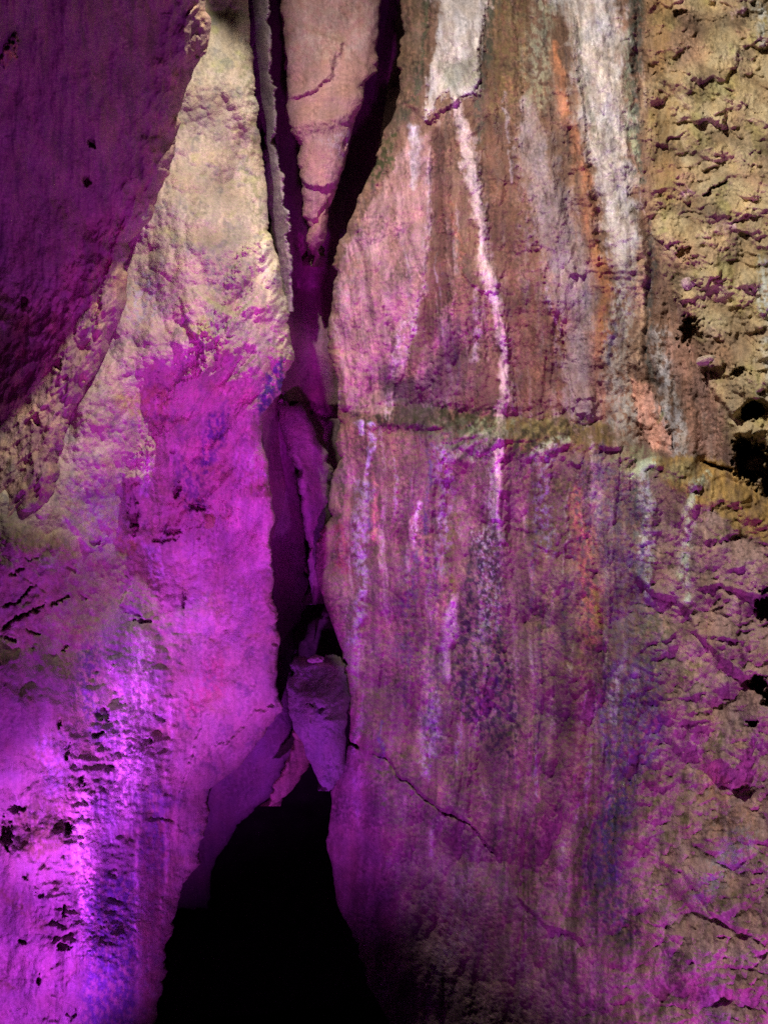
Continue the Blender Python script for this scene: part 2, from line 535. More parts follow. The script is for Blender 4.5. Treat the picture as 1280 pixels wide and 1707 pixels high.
def rw_build(f):
    U, V = f.U, f.V
    rug = f.mask_poly(RUGGED, 30, 14)
    lowblk = f.mask_poly(BLOCK, 8, 3)
    upper = 1 - ss(690, 760, V)
    # stream-line coordinate: the flutes lean and bend down the wall
    lean = 30 * pn(U / 410, V / 640, 5) + np.interp(V, [-200, 0, 250, 500, 700, 1000, 1707], [-60, -45, -20, 10, 25, 20, 0])
    uu = U - lean + 24 * fbm(U / 130, V / 420, 12, 2) + 5 * f.fine + 11 * fbm(U / 70, V / 120, 18, 2)
    patch = ss(-.2, .3, fbm(U / 110, V / 150, 13, 3))
    flute = fbm(uu / 42, V / 420, 11, 3, .55)
    fine_fl = ridged(uu / 24, V / 150, 14, 3, .6) * patch
    band = fbm(uu / 36, V / 330, 17, 4, .6)
    band2 = fbm(uu / 13, V / 110, 19, 4, .65)
    calm = 1 - rug
    lowfl = ss(-60, 60, U - np.interp(V, [800, 900, 1300, 1700], [1150, 1060, 1050, 1000])) * ss(820, 900, V)
    flu = calm * (1 - .85 * lowfl)
    f.H += lowfl * (.05 * facet((U + V * .4) / 120, (V - U * .5) / 75, 33, .8) + .016 * facet(U / 40, V / 34, 34, .9) + .006 * facet(U / 14, V / 12, 35, 1))
    f.H += flu * (.055 * flute + .007 * fine_fl * (0.5 + upper) + .005 * fbm(uu / 8, V / 50, 15, 3, .6)) + calm * ( .045 * fbm(U / 170, V / 230, 3, 3))
    f.H += calm * (.036 * facet(U / 52, V / 84, 2, .9) + (.4 + patch) * .009 * facet(U / 15, V / 20, 4, .9) + .005 * facet(U / 7, V / 9, 5, 1) + .0045 * fbm(U / 8, V / 10, 6, 3, .65))
    # rugged limestone: knobs, scoops and pits
    kn = cells(U / 62 + .3 * f.fine, V / 50 + .25 * f.fine, 6)
    kn2 = cells(U / 25, V / 19 + .3 * f.fine, 8)
    f.H += rug * (.04 * facet(U / 95, V / 70, 7, 1) + .05 * (.6 - kn) + .012 * (.5 - kn2) * ss(-.1, .3, fbm(U / 90, V / 90, 24, 3)) + .06 * fbm(U / 80, V / 75, 23, 4, .5) + .012 * facet(U / 30, V / 24, 9, 1) + .005 * facet(U / 11, V / 9, 10, 1) + .004 * fbm(U / 9, V / 7, 27, 3, .6))
    # ---------------- colours
    f.C[...] = (.21, .125, .095)
    lowr = ss(700, 800, V)
    f.C = f.C * (1 - lowr[..., None]) + np.array((.215, .135, .13), np.float32) * lowr[..., None]
    b = np.clip(band, -1, 1)[..., None]
    f.C *= 1 + .65 * b * (1 - .5 * lowfl[..., None])
    pale = ss(.15, .5, band2 * .6 + band * .7)[..., None] * .65 * (1 - .6 * lowfl[..., None])
    f.C = f.C * (1 - pale) + np.array((.42, .35, .38), np.float32) * pale
    dk = ss(.2, .55, -band2 * .8 - band * .4)[..., None] * .65 * (1 - .7 * lowfl[..., None])
    f.C = f.C * (1 - dk) + np.array((.08, .06, .07), np.float32) * dk
    # right lower tan flank
    f.po([(1090, 880), (1190, 850), (1260, 900), (2200, 900), (2200, 1900), (1040, 1900), (1060, 1500), (1100, 1250), (1090, 1100)], (.33, .22, .21), .85, 0, 60, 20)
    # pink plates at the left
    f.po([(556, 450), (620, 340), (668, 250), (716, 218), (720, 330), (705, 470), (672, 620), (650, 690), (575, 690)], (.34, .21, .22), .9, 0, 8, 6, h=.012)
    f.po([(718, 540), (760, 480), (745, 600), (712, 650), (690, 640)], (.33, .2, .22), .7, 0, 8, 6, h=.008)
    f.st([(690, 215, 8), (692, 260, 7), (688, 310, 5)], (.52, .48, .6), .8)
    f.st([(712, 250, 5), (716, 320, 5), (705, 480, 4), (672, 610, 5)], (.5, .4, .47), .6, .1)
    f.st([(672, 540, 6), (655, 620, 6), (646, 690, 8)], (.52, .42, .48), .8, .1)
    f.po([(560, 480), (600, 420), (640, 380), (600, 470), (575, 560)], (.2, .2, .22), .4, .3, 14)
    f.st([(728, 215, 7), (735, 330, 16), (738, 420, 20), (728, 500, 22), (716, 560, 14)], (.14, .06, .055), .9, 0, .4)
    f.st([(750, 330, 4), (765, 400, 6), (775, 470, 5)], (.3, .12, .07), .6, .1)
    f.st([(648, 640, 18), (690, 650, 26), (700, 690, 28)], (.085, .06, .08), .85, 0, .6)
    f.st([(755, 560, 25), (745, 640, 30), (735, 690, 30)], (.12, .08, .1), .8, 0, .6)
    f.po([(737, 0), (812, 0), (802, 90), (795, 150), (760, 165), (738, 150), (722, 182), (706, 200), (716, 110), (728, 60)], (.5, .47, .49), .95, 0, 9, 8, h=.02)
    f.st([(740, -200, 50), (775, 0, 36)], (.5, .46, .48), .9)
    f.po([(735, 110), (795, 95), (795, 140), (740, 150)], (.24, .25, .2), .7, 0, 14)
    f.st([(712, 0, 7), (704, 90, 7), (690, 160, 8), (672, 200, 8)], (.07, .085, .05), .85, .05)
    f.st([(822, 0, 11), (812, 100, 9), (798, 150, 8), (800, 230, 6)], (.075, .09, .07), .85, .05, h=-.02)
    f.po([(640, -20), (705, -20), (690, 150), (640, 300), (610, 310), (655, 190)], (.15, .11, .07), .8, .05, 12)
    f.po([(640, 230), (665, 215), (650, 280), (620, 310), (612, 290)], (.05, .07, .02), .9, .05, 8)
    f.st([(762, 165, 7), (772, 215, 8), (780, 270, 9), (797, 340, 9), (800, 410, 8), (822, 480, 9), (834, 540, 8), (842, 600, 7), (838, 660, 7), (832, 730, 8), (828, 800, 7), (824, 870, 6)],
         (.6, .5, .52), .95, 0, .4, .45, h=.022)
    f.st([(790, 240, 9), (803, 330, 9), (812, 420, 8), (850, 560, 10), (862, 680, 10)], (.33, .27, .31), .7, .1)
    f.st([(792, 480, 4), (796, 560, 4), (790, 600, 5)], (.5, .44, .46), .7, .1)
    f.po([(828, -20), (880, -20), (880, 140), (855, 260), (872, 330), (905, 480), (950, 600), (950, 690), (860, 690), (845, 560), (815, 400), (800, 300), (805, 160), (830, 80)], (.17, .085, .06), .8, 0, 16, 8, h=-.02)
    f.po([(826, -20), (880, -20), (875, 140), (850, 200), (812, 200)], (.17, .14, .06), .55, .1, 20)
    f.st([(880, 170, 10), (895, 260, 26), (918, 360, 34), (950, 450, 34), (975, 540, 28), (962, 620, 26), (968, 690, 24)], (.29, .235, .255), .85, 0, .4, h=.02)
    f.st([(910, 0, 24), (900, 80, 22), (895, 170, 18)], (.26, .27, .2), .7, .1)
    f.st([(930, 250, 4), (945, 360, 4), (975, 470, 5), (980, 560, 4)], (.12, .1, .12), .6, .1, h=-.008)
    f.st([(926, 70, 6), (930, 120, 9), (938, 180, 11), (958, 230, 10), (974, 290, 11), (982, 370, 11), (990, 420, 10), (1010, 460, 12), (1008, 520, 12), (998, 600, 9)], (.33, .145, .085), .9, 0, .4, .3, h=.014)
    f.st([(996, 420, 10), (1014, 480, 11), (1000, 560, 12)], (.3, .15, .05), .55, .1)
    f.st([(985, 560, 13), (995, 640, 15), (1005, 690, 14)], (.28, .14, .12), .6)
    f.st([(975, -200, 50), (985, 0, 48), (1000, 80, 42), (1005, 170, 36), (1015, 260, 34), (1028, 350, 26), (1042, 430, 22)], (.5, .47, .48), .95, 0, .35, .4, h=.035)
    f.st([(960, 60, 12), (970, 140, 10), (992, 240, 8)], (.2, .2, .16), .6, .1)
    f.st([(1020, 0, 6), (1010, 120, 5), (1020, 240, 5), (1035, 340, 4)], (.28, .25, .3), .7, .1, h=-.008)
    f.st([(1060, -60, 12), (1058, 100, 11), (1056, 200, 9), (1066, 300, 6)], (.085, .1, .085), .9, .03, h=-.03)
    f.st([(1044, 60, 6), (1046, 180, 6), (1060, 270, 5)], (.3, .36, .27), .7, .05)
    f.st([(1048, 440, 18), (1036, 520, 20), (1022, 590, 18), (1034, 660, 22), (1045, 730, 20)], (.33, .32, .31), .85, .03, .4, h=.015)
    f.st([(1026, 540, 3), (1014, 610, 4)], (.09, .09, .16), .7)
    f.st([(1074, 410, 9), (1068, 470, 9), (1068, 540, 9), (1060, 600, 7)], (.5, .34, .25), .85, .03, h=.012)
    f.po([(1050, 628), (1088, 650), (1106, 690), (1118, 755), (1090, 752), (1062, 700)], (.55, .3, .25), .95, 0, 7, 5, h=.03)
    f.st([(1096, 560, 12), (1108, 640, 17), (1122, 700, 18), (1133, 752, 14)], (.37, .36, .4), .9, .02, .35, .4, h=.026)
    f.st([(1083, 370, 6), (1090, 440, 6), (1080, 520, 6), (1078, 600, 5), (1090, 645, 5)], (.09, .095, .1), .85, .03, h=-.03)
    f.po([(1105, 560), (1160, 580), (1200, 660), (1215, 760), (1150, 755), (1140, 680), (1115, 620)], (.26, .15, .13), .85, 0, 14)
    # horizontal ledge with moss and ochre clay
    f.step([(1050, 768), (1000, 742), (950, 738), (880, 742), (840, 752), (780, 770), (730, 745), (660, 722), (600, 710), (565, 700)], .0, 6, 60)
    up = [(570, 690), (640, 700), (700, 712), (760, 722), (820, 735), (860, 738), (930, 735), (1000, 742), (1060, 768), (1130, 790), (1200, 830), (1290, 880), (1500, 950)]
    d, sd, t, _ = nearest(f.wu, f.wv, up)
    s = d * sd                                    # + above the ledge lip
    led = np.where(s < 0, np.exp(s / 420), 1 - ss(0, 40 + 16 * fbm(U / 30, V / 30, 44, 3), s))
    f.H += .23 * led * ss(560, 700, U)
    lb = f.mask_poly([(560, 675), (830, 668), (1030, 690), (1100, 760), (1280, 830), (1280, 890), (1100, 795), (1000, 765), (790, 760), (700, 722), (560, 706)], 30, 6)
    f.H += lb * (.034 * (facet((U + V) / 48, V / 24, 51, 1) - .25) + .010 * facet((U + V * 1.4) / 14, (V - U * .2) / 30, 52, 1))
    moss = (.052, .058, .026)
    f.po([(575, 685), (640, 690), (700, 672), (830, 680), (830, 700), (780, 718), (700, 722), (620, 708)], moss, .85, .12, 8, 6)
    f.po([(640, 640), (690, 625), (720, 690), (650, 700)], (.09, .06, .08), .6, .1, 10)
    f.po([(700, 700), (770, 700), (825, 712), (790, 770), (745, 770), (715, 740)], (.13, .145, .1), .85, .05, 10)
    for k in range(9):
        x0 = 745 + k * 9
        f.st([(x0 + 60, 700 + k % 3 * 8, 4), (x0 + 25, 730, 6), (x0 - 12, 768, 3)], ((.28, .33, .22), (.06, .07, .04), (.22, .2, .2))[k % 3], .8, .1, h=.006)
    f.po([(842, 700), (900, 694), (1020, 702), (1022, 740), (985, 760), (920, 738), (870, 760), (835, 745)], (.2, .14, .055), .9, .03, 10)
    f.po([(850, 735), (880, 712), (925, 715), (915, 742), (858, 765)], (.055, .055, .03), .9, .05, 8)
    for k in range(8):
        x0 = 850 + k * 11
        f.st([(x0 + 45, 700, 4), (x0 + 12, 725, 5), (x0 - 16, 762, 3)], ((.3, .24, .11), (.05, .05, .02))[k % 2], .7, .12, h=.005)
    f.st([(945, 732, 4), (905, 745, 7), (878, 762, 4)], (.42, .5, .38), .9, .03)
    f.po([(1022, 750), (1065, 735), (1100, 765), (1080, 795), (1035, 800), (1010, 780)], (.24, .27, .16), .7, .05, 12)
    f.st([(1098, 768, 5), (1070, 778, 7), (1050, 795, 3)], (.5, .6, .45), .9, 0)
    f.po(SHELF, (.30, .2, .07), .95, 0, 10, 6)
    f.st([(1182, 785, 3), (1168, 805, 9), (1150, 840, 8), (1142, 900, 7), (1140, 960, 7), (1146, 1000, 4)], (.46, .52, .42), .9, .02)
    f.st([(1140, 780, 14), (1115, 790, 10)], (.3, .3, .17), .6)
    # ---------------- lower face minerals; olive spots paint in white light free of purple
    f.st([(600, 706, 4), (603, 722, 4)], (.5, .5, .62), .9)
    f.st([(620, 705, 5), (617, 750, 5), (612, 790, 4)], (.45, .42, .6), .9, .03, h=.008)
    f.st([(622, 790, 4), (625, 850, 6), (620, 900, 5)], (.42, .2, .18), .8, .05)
    f.st([(604, 810, 11), (602, 880, 10), (596, 940, 9), (604, 960, 8), (600, 1010, 8), (589, 1070, 8)], (.36, .34, .46), .85, .03, h=.012)
    f.st([(634, 830, 4), (632, 890, 4), (618, 940, 5)], (.1, .12, .05), .7, .1)
    f.st([(572, 780, 5), (565, 860, 5), (556, 930, 6)], (.06, .07, .03), .8, .1)
    f.st([(566, 880, 12), (575, 950, 12)], (.3, .07, .07), .6, .1)
    f.st([(715, 745, 6), (712, 830, 6), (706, 890, 7)], (.1, .08, .2), .75, .15)
    f.st([(738, 755, 12), (745, 830, 14), (740, 900, 12), (735, 950, 10)], (.33, .31, .4), .75, .18)
    f.st([(700, 840, 4), (690, 870, 6), (688, 905, 4)], (.62, .56, .66), .9, .05)
    f.st([(702, 860, 5), (700, 930, 6)], (.42, .25, .22), .7, .1)
    f.st([(825, 760, 9), (820, 830, 10), (828, 900, 9)], (.42, .42, .42), .85, .05, h=.012)
    f.po([(750, 880), (795, 780), (812, 800), (800, 890), (770, 1010), (750, 990)], (.22, .15, .16), .5, .1, 14)
    f.st([(764, 860, 8), (752, 900, 8), (742, 950, 5), (760, 990, 8), (755, 1010, 6)], (.17, .17, .05), .85, .1)
    f.st([(757, 1000, 6), (752, 1040, 8), (745, 1080, 8), (740, 1130, 7)], (.52, .4, .5), .95, 0, h=.012)
    f.st([(722, 1060, 7), (712, 1110, 9), (708, 1160, 9)], (.42, .3, .28), .9, 0, h=.01)
    f.st([(735, 1060, 5), (716, 1090, 4)], (.2, .25, .12), .8, .05)
    f.st([(722, 1170, 11), (716, 1230, 13), (708, 1290, 9)], (.42, .38, .47), .85, .05, h=.01)
    f.st([(690, 920, 12), (680, 1000, 16), (672, 1100, 16)], (.12, .13, .16), .75, .2)
    f.po([(700, 1060), (735, 1090), (745, 1200), (730, 1260), (695, 1200)], (.1, .08, .12), .55, .15, 14)
    f.po([(780, 900), (830, 880), (840, 1000), (850, 1100), (870, 1180), (860, 1290), (820, 1260), (770, 1200), (748, 1150), (765, 1020)], (.055, .045, .075), .9, .22, 22)
    f.po([(790, 880), (835, 870), (832, 1060), (800, 1070)], (.36, .4, .4), .85, .42, 12, scale=.7)
    f.st([(800, 1060, 18), (800, 1180, 22)], (.3, .24, .32), .6, .4)
    f.po([(870, 800), (960, 800), (990, 900), (900, 950), (872, 880)], (.16, .15, .05), .75, .28, 22)
    f.st([(905, 770, 18), (905, 850, 16), (915, 920, 12)], (.25, .27, .36), .6, .35)
    f.po([(955, 760), (1080, 800), (1100, 900), (1060, 960), (970, 900)], (.13, .12, .2), .6, .3, 20)
    f.st([(960, 820, 10), (970, 900, 16), (978, 960, 18), (985, 1030, 18), (985, 1070, 10)], (.46, .18, .14), .85, .04, .6)
    f.st([(992, 985, 6), (995, 1040, 6)], (.32, .22, .05), .8)
    f.st([(982, 1070, 20), (965, 1180, 24), (968, 1290, 26), (985, 1380, 18)], (.2, .09, .08), .65, .1)
    f.st([(870, 1250, 26), (900, 1330, 30), (940, 1450, 30)], (.26, .15, .15), .6, .05)
    f.st([(1074, 785, 8), (1076, 850, 11), (1074, 920, 12), (1078, 990, 6)], (.42, .45, .48), .9, .03, .4, h=.02)
    f.st([(1058, 800, 5), (1060, 900, 5)], (.1, .14, .13), .7, .1)
    f.po([(1000, 900), (1060, 930), (1100, 1010), (1110, 1090), (1060, 1130), (1010, 1050)], (.16, .13, .2), .65, .15, 22)
    f.po([(1060, 1030), (1130, 1010), (1120, 1110), (1070, 1130)], (.15, .17, .09), .6, .2, 20)
    f.po([(1010, 1100), (1090, 1080), (1110, 1200), (1090, 1290), (1010, 1300), (990, 1200)], (.12, .1, .19), .85, .08, 22)
    f.st([(1032, 1115, 7), (1024, 1160, 10), (1022, 1200, 5)], (.42, .46, .46), .9, .05)
    f.st([(1056, 1120, 6), (1052, 1150, 5)], (.32, .33, .4), .7, .1)
    f.st([(1045, 1300, 16), (1030, 1340, 26), (1010, 1400, 26), (1015, 1460, 24)], (.07, .07, .17), .9, .06)
    f.st([(1070, 1265, 4), (1030, 1310, 5), (1000, 1330, 4)], (.18, .2, .07), .8, .05)
    f.st([(985, 1440, 14), (1010, 1500, 34), (1040, 1550, 30)], (.06, .05, .1), .8, .15)
    f.st([(1240, 1400, 20), (1200, 1450, 24), (1165, 1500, 16)], (.25, .25, .3), .8, .08)
    f.st([(1180, 1300, 26), (1210, 1360, 34)], (.3, .17, .1), .6, .05)
    for (x, y, r) in ((1130, 1330, 14), (1085, 1350, 10), (1150, 1120, 14), (1190, 1240, 12), (1255, 1300, 10), (1215, 1500, 14), (1270, 1420, 14), (1150, 1010, 12), (868, 1405, 7), (1190, 900, 14), (1100, 700, 6), (1130, 1380, 16)):
        f.st([(x + r, y - r, r * .5), (x - r, y + r, r * .5)], (.15, .16, .045), .75, .15)  # olive where white light falls without purple, painted in
    f.st([(1130, 1600, 18), (1110, 1680, 30)], (.09, .07, .05), .7, .1)
    f.st([(1095, 1690, 10), (1110, 1660, 8)], (.1, .12, .03), .8)
    f.st([(1200, 1640, 20), (1190, 1700, 22)], (.4, .27, .35), .6, .1)
    # many thin drip streaks below the ledge and a few above it
    rs = random.Random(11)
    pal = [(.42, .38, .46), (.07, .06, .12), (.12, .12, .05), (.36, .2, .18), (.1, .06, .06), (.3, .27, .36), (.1, .09, .2), (.33, .3, .27)]
    for k in range(95):
        low = k < 62
        x = rs.uniform(590, 1075); y = rs.uniform(740, 1300) if low else rs.uniform(0, 560)
        ln = rs.uniform(30, 150); wd = rs.uniform(1.5, 6); dx = rs.uniform(-.06, .06) + (.12 if not low else -.03)
        if not low and x < 700 and y < 250: continue
        c = pal[rs.randrange(len(pal))]
        f.st([(x, y, wd * .5), (x + dx * ln * .5 + rs.uniform(-3, 3), y + ln * .5, wd), (x + dx * ln, y + ln, wd * .4)], c, rs.uniform(.4, .85) * (1 if low else .6), rs.uniform(.05, .3), h=rs.uniform(-.003, .006))
    # lower block, greyer and duller
    f.paint(lowblk, (.2, .15, .15), .5)
    f.st([(720, 1390, 5), (716, 1420, 6)], (.36, .32, .36), .8, .1)
    f.st([(790, 1440, 16), (770, 1500, 22), (740, 1600, 24)], (.25, .2, .23), .7, .15)
    f.st([(880, 1440, 20), (860, 1560, 30), (840, 1680, 34)], (.13, .09, .06), .6, .1)
    f.po([(600, 1320), (640, 1290), (680, 1330), (640, 1360)], (.12, .14, .06), .5, .15, 16)
    # rugged ochre limestone
    och = np.array((.38, .31, .19), np.float32)
    var = fbm(U / 70, V / 60, 71, 4, .6)[..., None]
    rc = och * (1 + .5 * var) * (1 - .0 * U[..., None])
    pinky = ss(-.1, .35, fbm(U / 110, V / 130, 74, 3) - .0016 * (U - 1150))[..., None] * .7
    rc = rc * (1 - pinky) + np.array((.33, .19, .14), np.float32) * pinky
    grn = ss(.15, .4, fbm(U / 50, V / 60, 78, 3))[..., None] * .55
    rc = rc * (1 - grn) + np.array((.3, .28, .1), np.float32) * grn
    pit = ss(.38, .62, kn)[..., None] * .45
    rc = rc * (1 - pit) + np.array((.11, .06, .04), np.float32) * pit
    f.C = f.C * (1 - rug[..., None]) + rc * rug[..., None]
    f.st([(1100, 0, 18), (1105, 200, 22), (1110, 320, 18)], (.24, .15, .06), .7, 0, .6)
    f.st([(1270, 20, 16), (1278, 60, 14)], (.5, .52, .5), .85, .1)
    f.st([(1272, 440, 9), (1276, 480, 14), (1285, 540, 10)], (.42, .47, .46), .85, .1)
    f.st([(1282, 570, 12), (1290, 650, 18)], (.5, .5, .45), .85, .1)
    for (x, y) in ((1146, 470), (1178, 605), (1230, 20), (1210, 380), (1150, 320), (1255, 770)):
        f.st([(x - 8, y + 3, 6), (x + 8, y - 3, 6)], (.55, .42, .42), .85, .1, h=.012)
    # ---------------- overhangs whose undersides only the low lamps reach, cracks, holes
    f.step([(585, 1243), (612, 1252), (645, 1266), (672, 1296), (700, 1322), (735, 1350), (750, 1346), (775, 1368), (800, 1395), (822, 1412), (842, 1442)], .013, 5, 50, .1)
    f.crack([(600, 1250), (645, 1268), (672, 1298), (700, 1324), (735, 1352), (775, 1370), (800, 1397), (842, 1444)], .03, 4)
    f.step([(854, 1480), (880, 1510), (915, 1540), (960, 1558), (990, 1580)], .026, 8, 50, .2)
    f.step([(1045, 945), (1080, 975), (1120, 992), (1145, 1015), (1165, 1055), (1200, 1090), (1240, 1125), (1300, 1165), (1500, 1250)], .034, 11, 60, .12)
    f.step([(1170, 1270), (1200, 1266), (1235, 1285)], .045, 14, 40, .15)
    f.step([(1250, 1330), (1285, 1365), (1320, 1400)], .03, 14, 60, .1)
    f.step([(1080, 1425), (1140, 1450), (1180, 1515), (1230, 1550), (1290, 1570)], .016, 8, 60, .1)
    f.step([(1150, 975), (1200, 970), (1260, 990), (1330, 1000)], .02, 9, 50, .1)
    f.step([(1160, 900), (1230, 890), (1290, 905)], .02, 9, 40)
    f.step([(1180, 1060), (1230, 1065)], .02, 8, 40)
    f.step([(850, 420), (900, 405), (930, 412)], .015, 8, 60)
    f.step([(940, 452), (980, 458)], .02, 8, 40)
    f.step([(770, 455), (800, 478), (832, 488)], .015, 7, 50)
    f.step([(955, 665), (990, 660)], .02, 8, 30)
    f.step([(955, 690), (985, 688)], .02, 8, 30)
    f.step([(700, 205), (735, 180), (770, 155)], .04, 12, 60)
    f.step([(1045, 690), (1085, 715)], .02, 8, 30)
    f.step([(940, 770), (970, 780)], .02, 8, 30)
    f.step([(780, 865), (840, 870), (900, 890)], .012, 6, 60)
    f.step([(880, 900), (960, 930), (1010, 960)], .010, 6, 50)
    f.step([(780, 1150), (850, 1190), (880, 1230)], .012, 6, 50)
    # shelving: each small ledge stands proud of the one under it
    g = V / 46 + 1.1 * fbm(U / 75, V / 75, 91, 3, .6) + U / 300
    fr = g - np.floor(g)
    fr = fr * (1 - ss(.86, 1.0, fr))
    A = .045 * ss(.0, .3, fbm(U / 55, V / 40, 93, 3)) * np.clip(rug * .75 + lowfl * .28, 0, 1)
    f.H += A * fr
    g2 = V / 19 + 1.2 * fbm(U / 30, V / 30, 95, 3, .6) - U / 120
    fr2 = g2 - np.floor(g2); fr2 = fr2 * (1 - ss(.8, 1.0, fr2))
    f.H += .016 * ss(.05, .3, fbm(U / 40, V / 30, 97, 3)) * np.clip(rug * .8 + lowfl * .35 + .12, 0, 1) * fr2
    f.step([(1150, 205), (1175, 192), (1208, 205)], .05, 12, 30, .15)
    f.step([(1150, 130), (1190, 122), (1215, 135)], .05, 14, 30, .15)
    f.step([(1255, 78), (1300, 60)], .05, 14, 30, .15)
    f.step([(1165, 612), (1205, 606)], .05, 10, 25, .15)
    f.step([(1210, 690), (1250, 660), (1290, 665)], .08, 18, 40, .1)
    f.pit(1150, 552, 17, 26, .09, .8); f.pit(1232, 622, 16, 8, .08, .8); f.pit(1254, 684, 20, 16, .26)
    f.pit(1252, 770, 30, 34, .34); f.pit(1290, 800, 26, 28, .34); f.pit(1235, 742, 14, 16, .3)
    f.pit(1140, 420, 10, 14, .04, .9); f.pit(1134, 24, 12, 8, .04, .9)
    f.crack([(1168, 766), (1200, 780), (1222, 788)], .12, 5)
    f.crack([(1170, 330), (1190, 312), (1215, 300)], .06, 4)
    f.pit(1277, 1010, 22, 26, .12); f.pit(1262, 1140, 16, 14, .16); f.pit(1283, 1160, 14, 20, .14); f.pit(1250, 1205, 10, 6, .1)
    f.pit(577, 1237, 5, 8, .2); f.pit(577, 1105, 4, 6, .2)
    f.crack([(560, 1230), (580, 1238), (600, 1250)], .15, 4)
    f.mottle(.26)
    lum = f.C.mean(-1, keepdims=True)
    f.C *= np.clip((lum / .2) ** .45, .5, 1.02)
    f.C *= (1 + .45 * np.clip(fbm(uu / 7, V / 34, 81, 4, .7), -1, 1) * calm * (.3 + patch))[..., None]
    f.C *= (1 + .35 * np.clip(fbm(U / 26, V / 44, 82, 4, .7), -1, 1) * calm)[..., None]
    glint = ss(.3, .6, fbm(U / 8, V / 10, 84, 3, .7))
    f.W += .5 * calm * ss(-.05, .4, band2) + .5 * glint
    f.W = np.clip(f.W, 0, 1)
    f.C = np.clip(f.C, .012, .75)


R_NAMES = {}


def rw_regions(f):
    r = np.zeros(f.U.shape, np.int32)                                   # 0 upper face
    r[f.V > 735] = 2
    led = f.mask_poly([(560, 682), (640, 682), (830, 678), (1020, 698), (1080, 745), (1100, 765), (1080, 800), (1030, 800), (1000, 765), (930, 745), (870, 765), (790, 775), (740, 772), (700, 728), (600, 712), (560, 712)], 2, 3) > .5
    r[led] = 1
    r[f.mask_stroke([(762, 165, 8), (772, 215, 9), (780, 270, 10), (797, 340, 10), (800, 410, 9), (822, 480, 10), (834, 540, 9), (842, 600, 8), (838, 670, 8)], .1, .3) > .5] = 3
    r[f.mask_stroke([(926, 70, 7), (930, 120, 10), (938, 180, 12), (958, 230, 11), (974, 290, 12), (982, 370, 12), (990, 420, 11), (1010, 460, 13), (1008, 520, 13), (998, 600, 9)], .1, .3) > .5] = 4
    r[f.mask_stroke([(975, -200, 52), (985, 0, 50), (1000, 80, 44), (1005, 170, 38), (1015, 260, 36), (1028, 350, 28), (1042, 430, 24)], .1, .3) > .5] = 5
    r[(f.mask_poly([(737, -100), (812, -60), (802, 90), (795, 150), (760, 165), (738, 150), (722, 182), (706, 200), (716, 110), (728, 60)], 2, 4) > .5)] = 6
    r[(f.mask_poly([(1050, 628), (1088, 650), (1106, 690), (1118, 755), (1090, 752), (1062, 700)], 2, 3) > .5)] = 7
    r[f.mask_stroke([(1096, 560, 12), (1108, 640, 18), (1122, 700, 19), (1133, 752, 15)], .1, .3) > .5] = 8
    r[(f.mask_poly([(556, 450), (620, 340), (668, 250), (716, 218), (720, 330), (705, 470), (672, 620), (650, 690), (560, 690), (540, 560)], 2, 4) > .5) & (r == 0)] = 9
    r[f.mask_stroke([(880, 170, 10), (895, 260, 26), (918, 360, 34), (950, 450, 34), (975, 540, 28), (962, 620, 26), (968, 690, 24)], .1, .3) > .5] = 10
    r[f.mask_stroke([(1074, 785, 9), (1076, 850, 12), (1074, 920, 13), (1078, 990, 7)], .1, .3) > .5] = 11
    r[f.mask_stroke([(757, 1000, 7), (752, 1040, 9), (745, 1080, 9), (722, 1170, 12), (716, 1230, 14), (708, 1290, 10)], .1, .3) > .5] = 12
    r[(f.mask_poly(RUGGED, 2, 4) > .5)] = 20
    r[(f.mask_poly(SHELF, 2, 4) > .5)] = 21
    r[(f.mask_poly(BLOCK, 2, 2) > .5)] = 22
    return r


body = rock_body(rows(-220, 1900, Q), right_edge, curve([(2100, -250), (2100, 1950)], 0), (.485, 480, 45), rw_dep, rw_build, (True, False), 1, rw_regions, rnd=(22, .07))
wall = empty('flowstone_wall', wpt(.4, -2.2, 3.1), 'tall banded flowstone wall with pale and orange mineral streaks, right of the cleft', 'rock wall')
names = {0: ('upper_face', None), 1: ('mossy_ledge', 'dark green and brown ledge crossing the wall'), 2: ('lower_face', None),
         3: ('calcite_vein', 'long thin white vein'), 4: ('iron_vein', 'bright orange vein'), 5: ('flowstone_drapery', 'broad pale grey curtain at the top'),
         6: ('calcite_patch', 'whitish patch at the top'), 7: ('flowstone_tongue', 'salmon pink tongue above the ledge'), 8: ('flowstone_tongue', 'lilac grey tongue above the ledge'),
         9: ('rock_plate', 'smooth pink plate beside the cleft'), 10: ('flowstone_drapery', 'mauve grey fluted curtain'), 11: ('calcite_drip', 'pale drip below the ledge'), 12: ('calcite_vein', 'pale lilac streak in the lower face')}
for r, (P, q, C, W) in body.items():
    if r < 20:
        nm, lb = names[r]
        tag(link_mesh(nm, P, q, C, W, ROCK, wall), lb)
    elif r == 20:
        tag(link_mesh('limestone_outcrop', P, q, C, W, ROCK), 'rugged ochre limestone outcrop full of knobs and pits beside the pale flowstone', 'rock')
    elif r == 21:
        tag(link_mesh('rock_shelf', P, q, C, W, ROCK), 'smooth ochre clay-covered shelf under the black hole of the outcrop', 'rock ledge')
    else:
        tag(link_mesh('rock_block', P, q, C, W, ROCK), 'dull grey brown block below the jagged diagonal crack, beside the dark opening', 'rock')

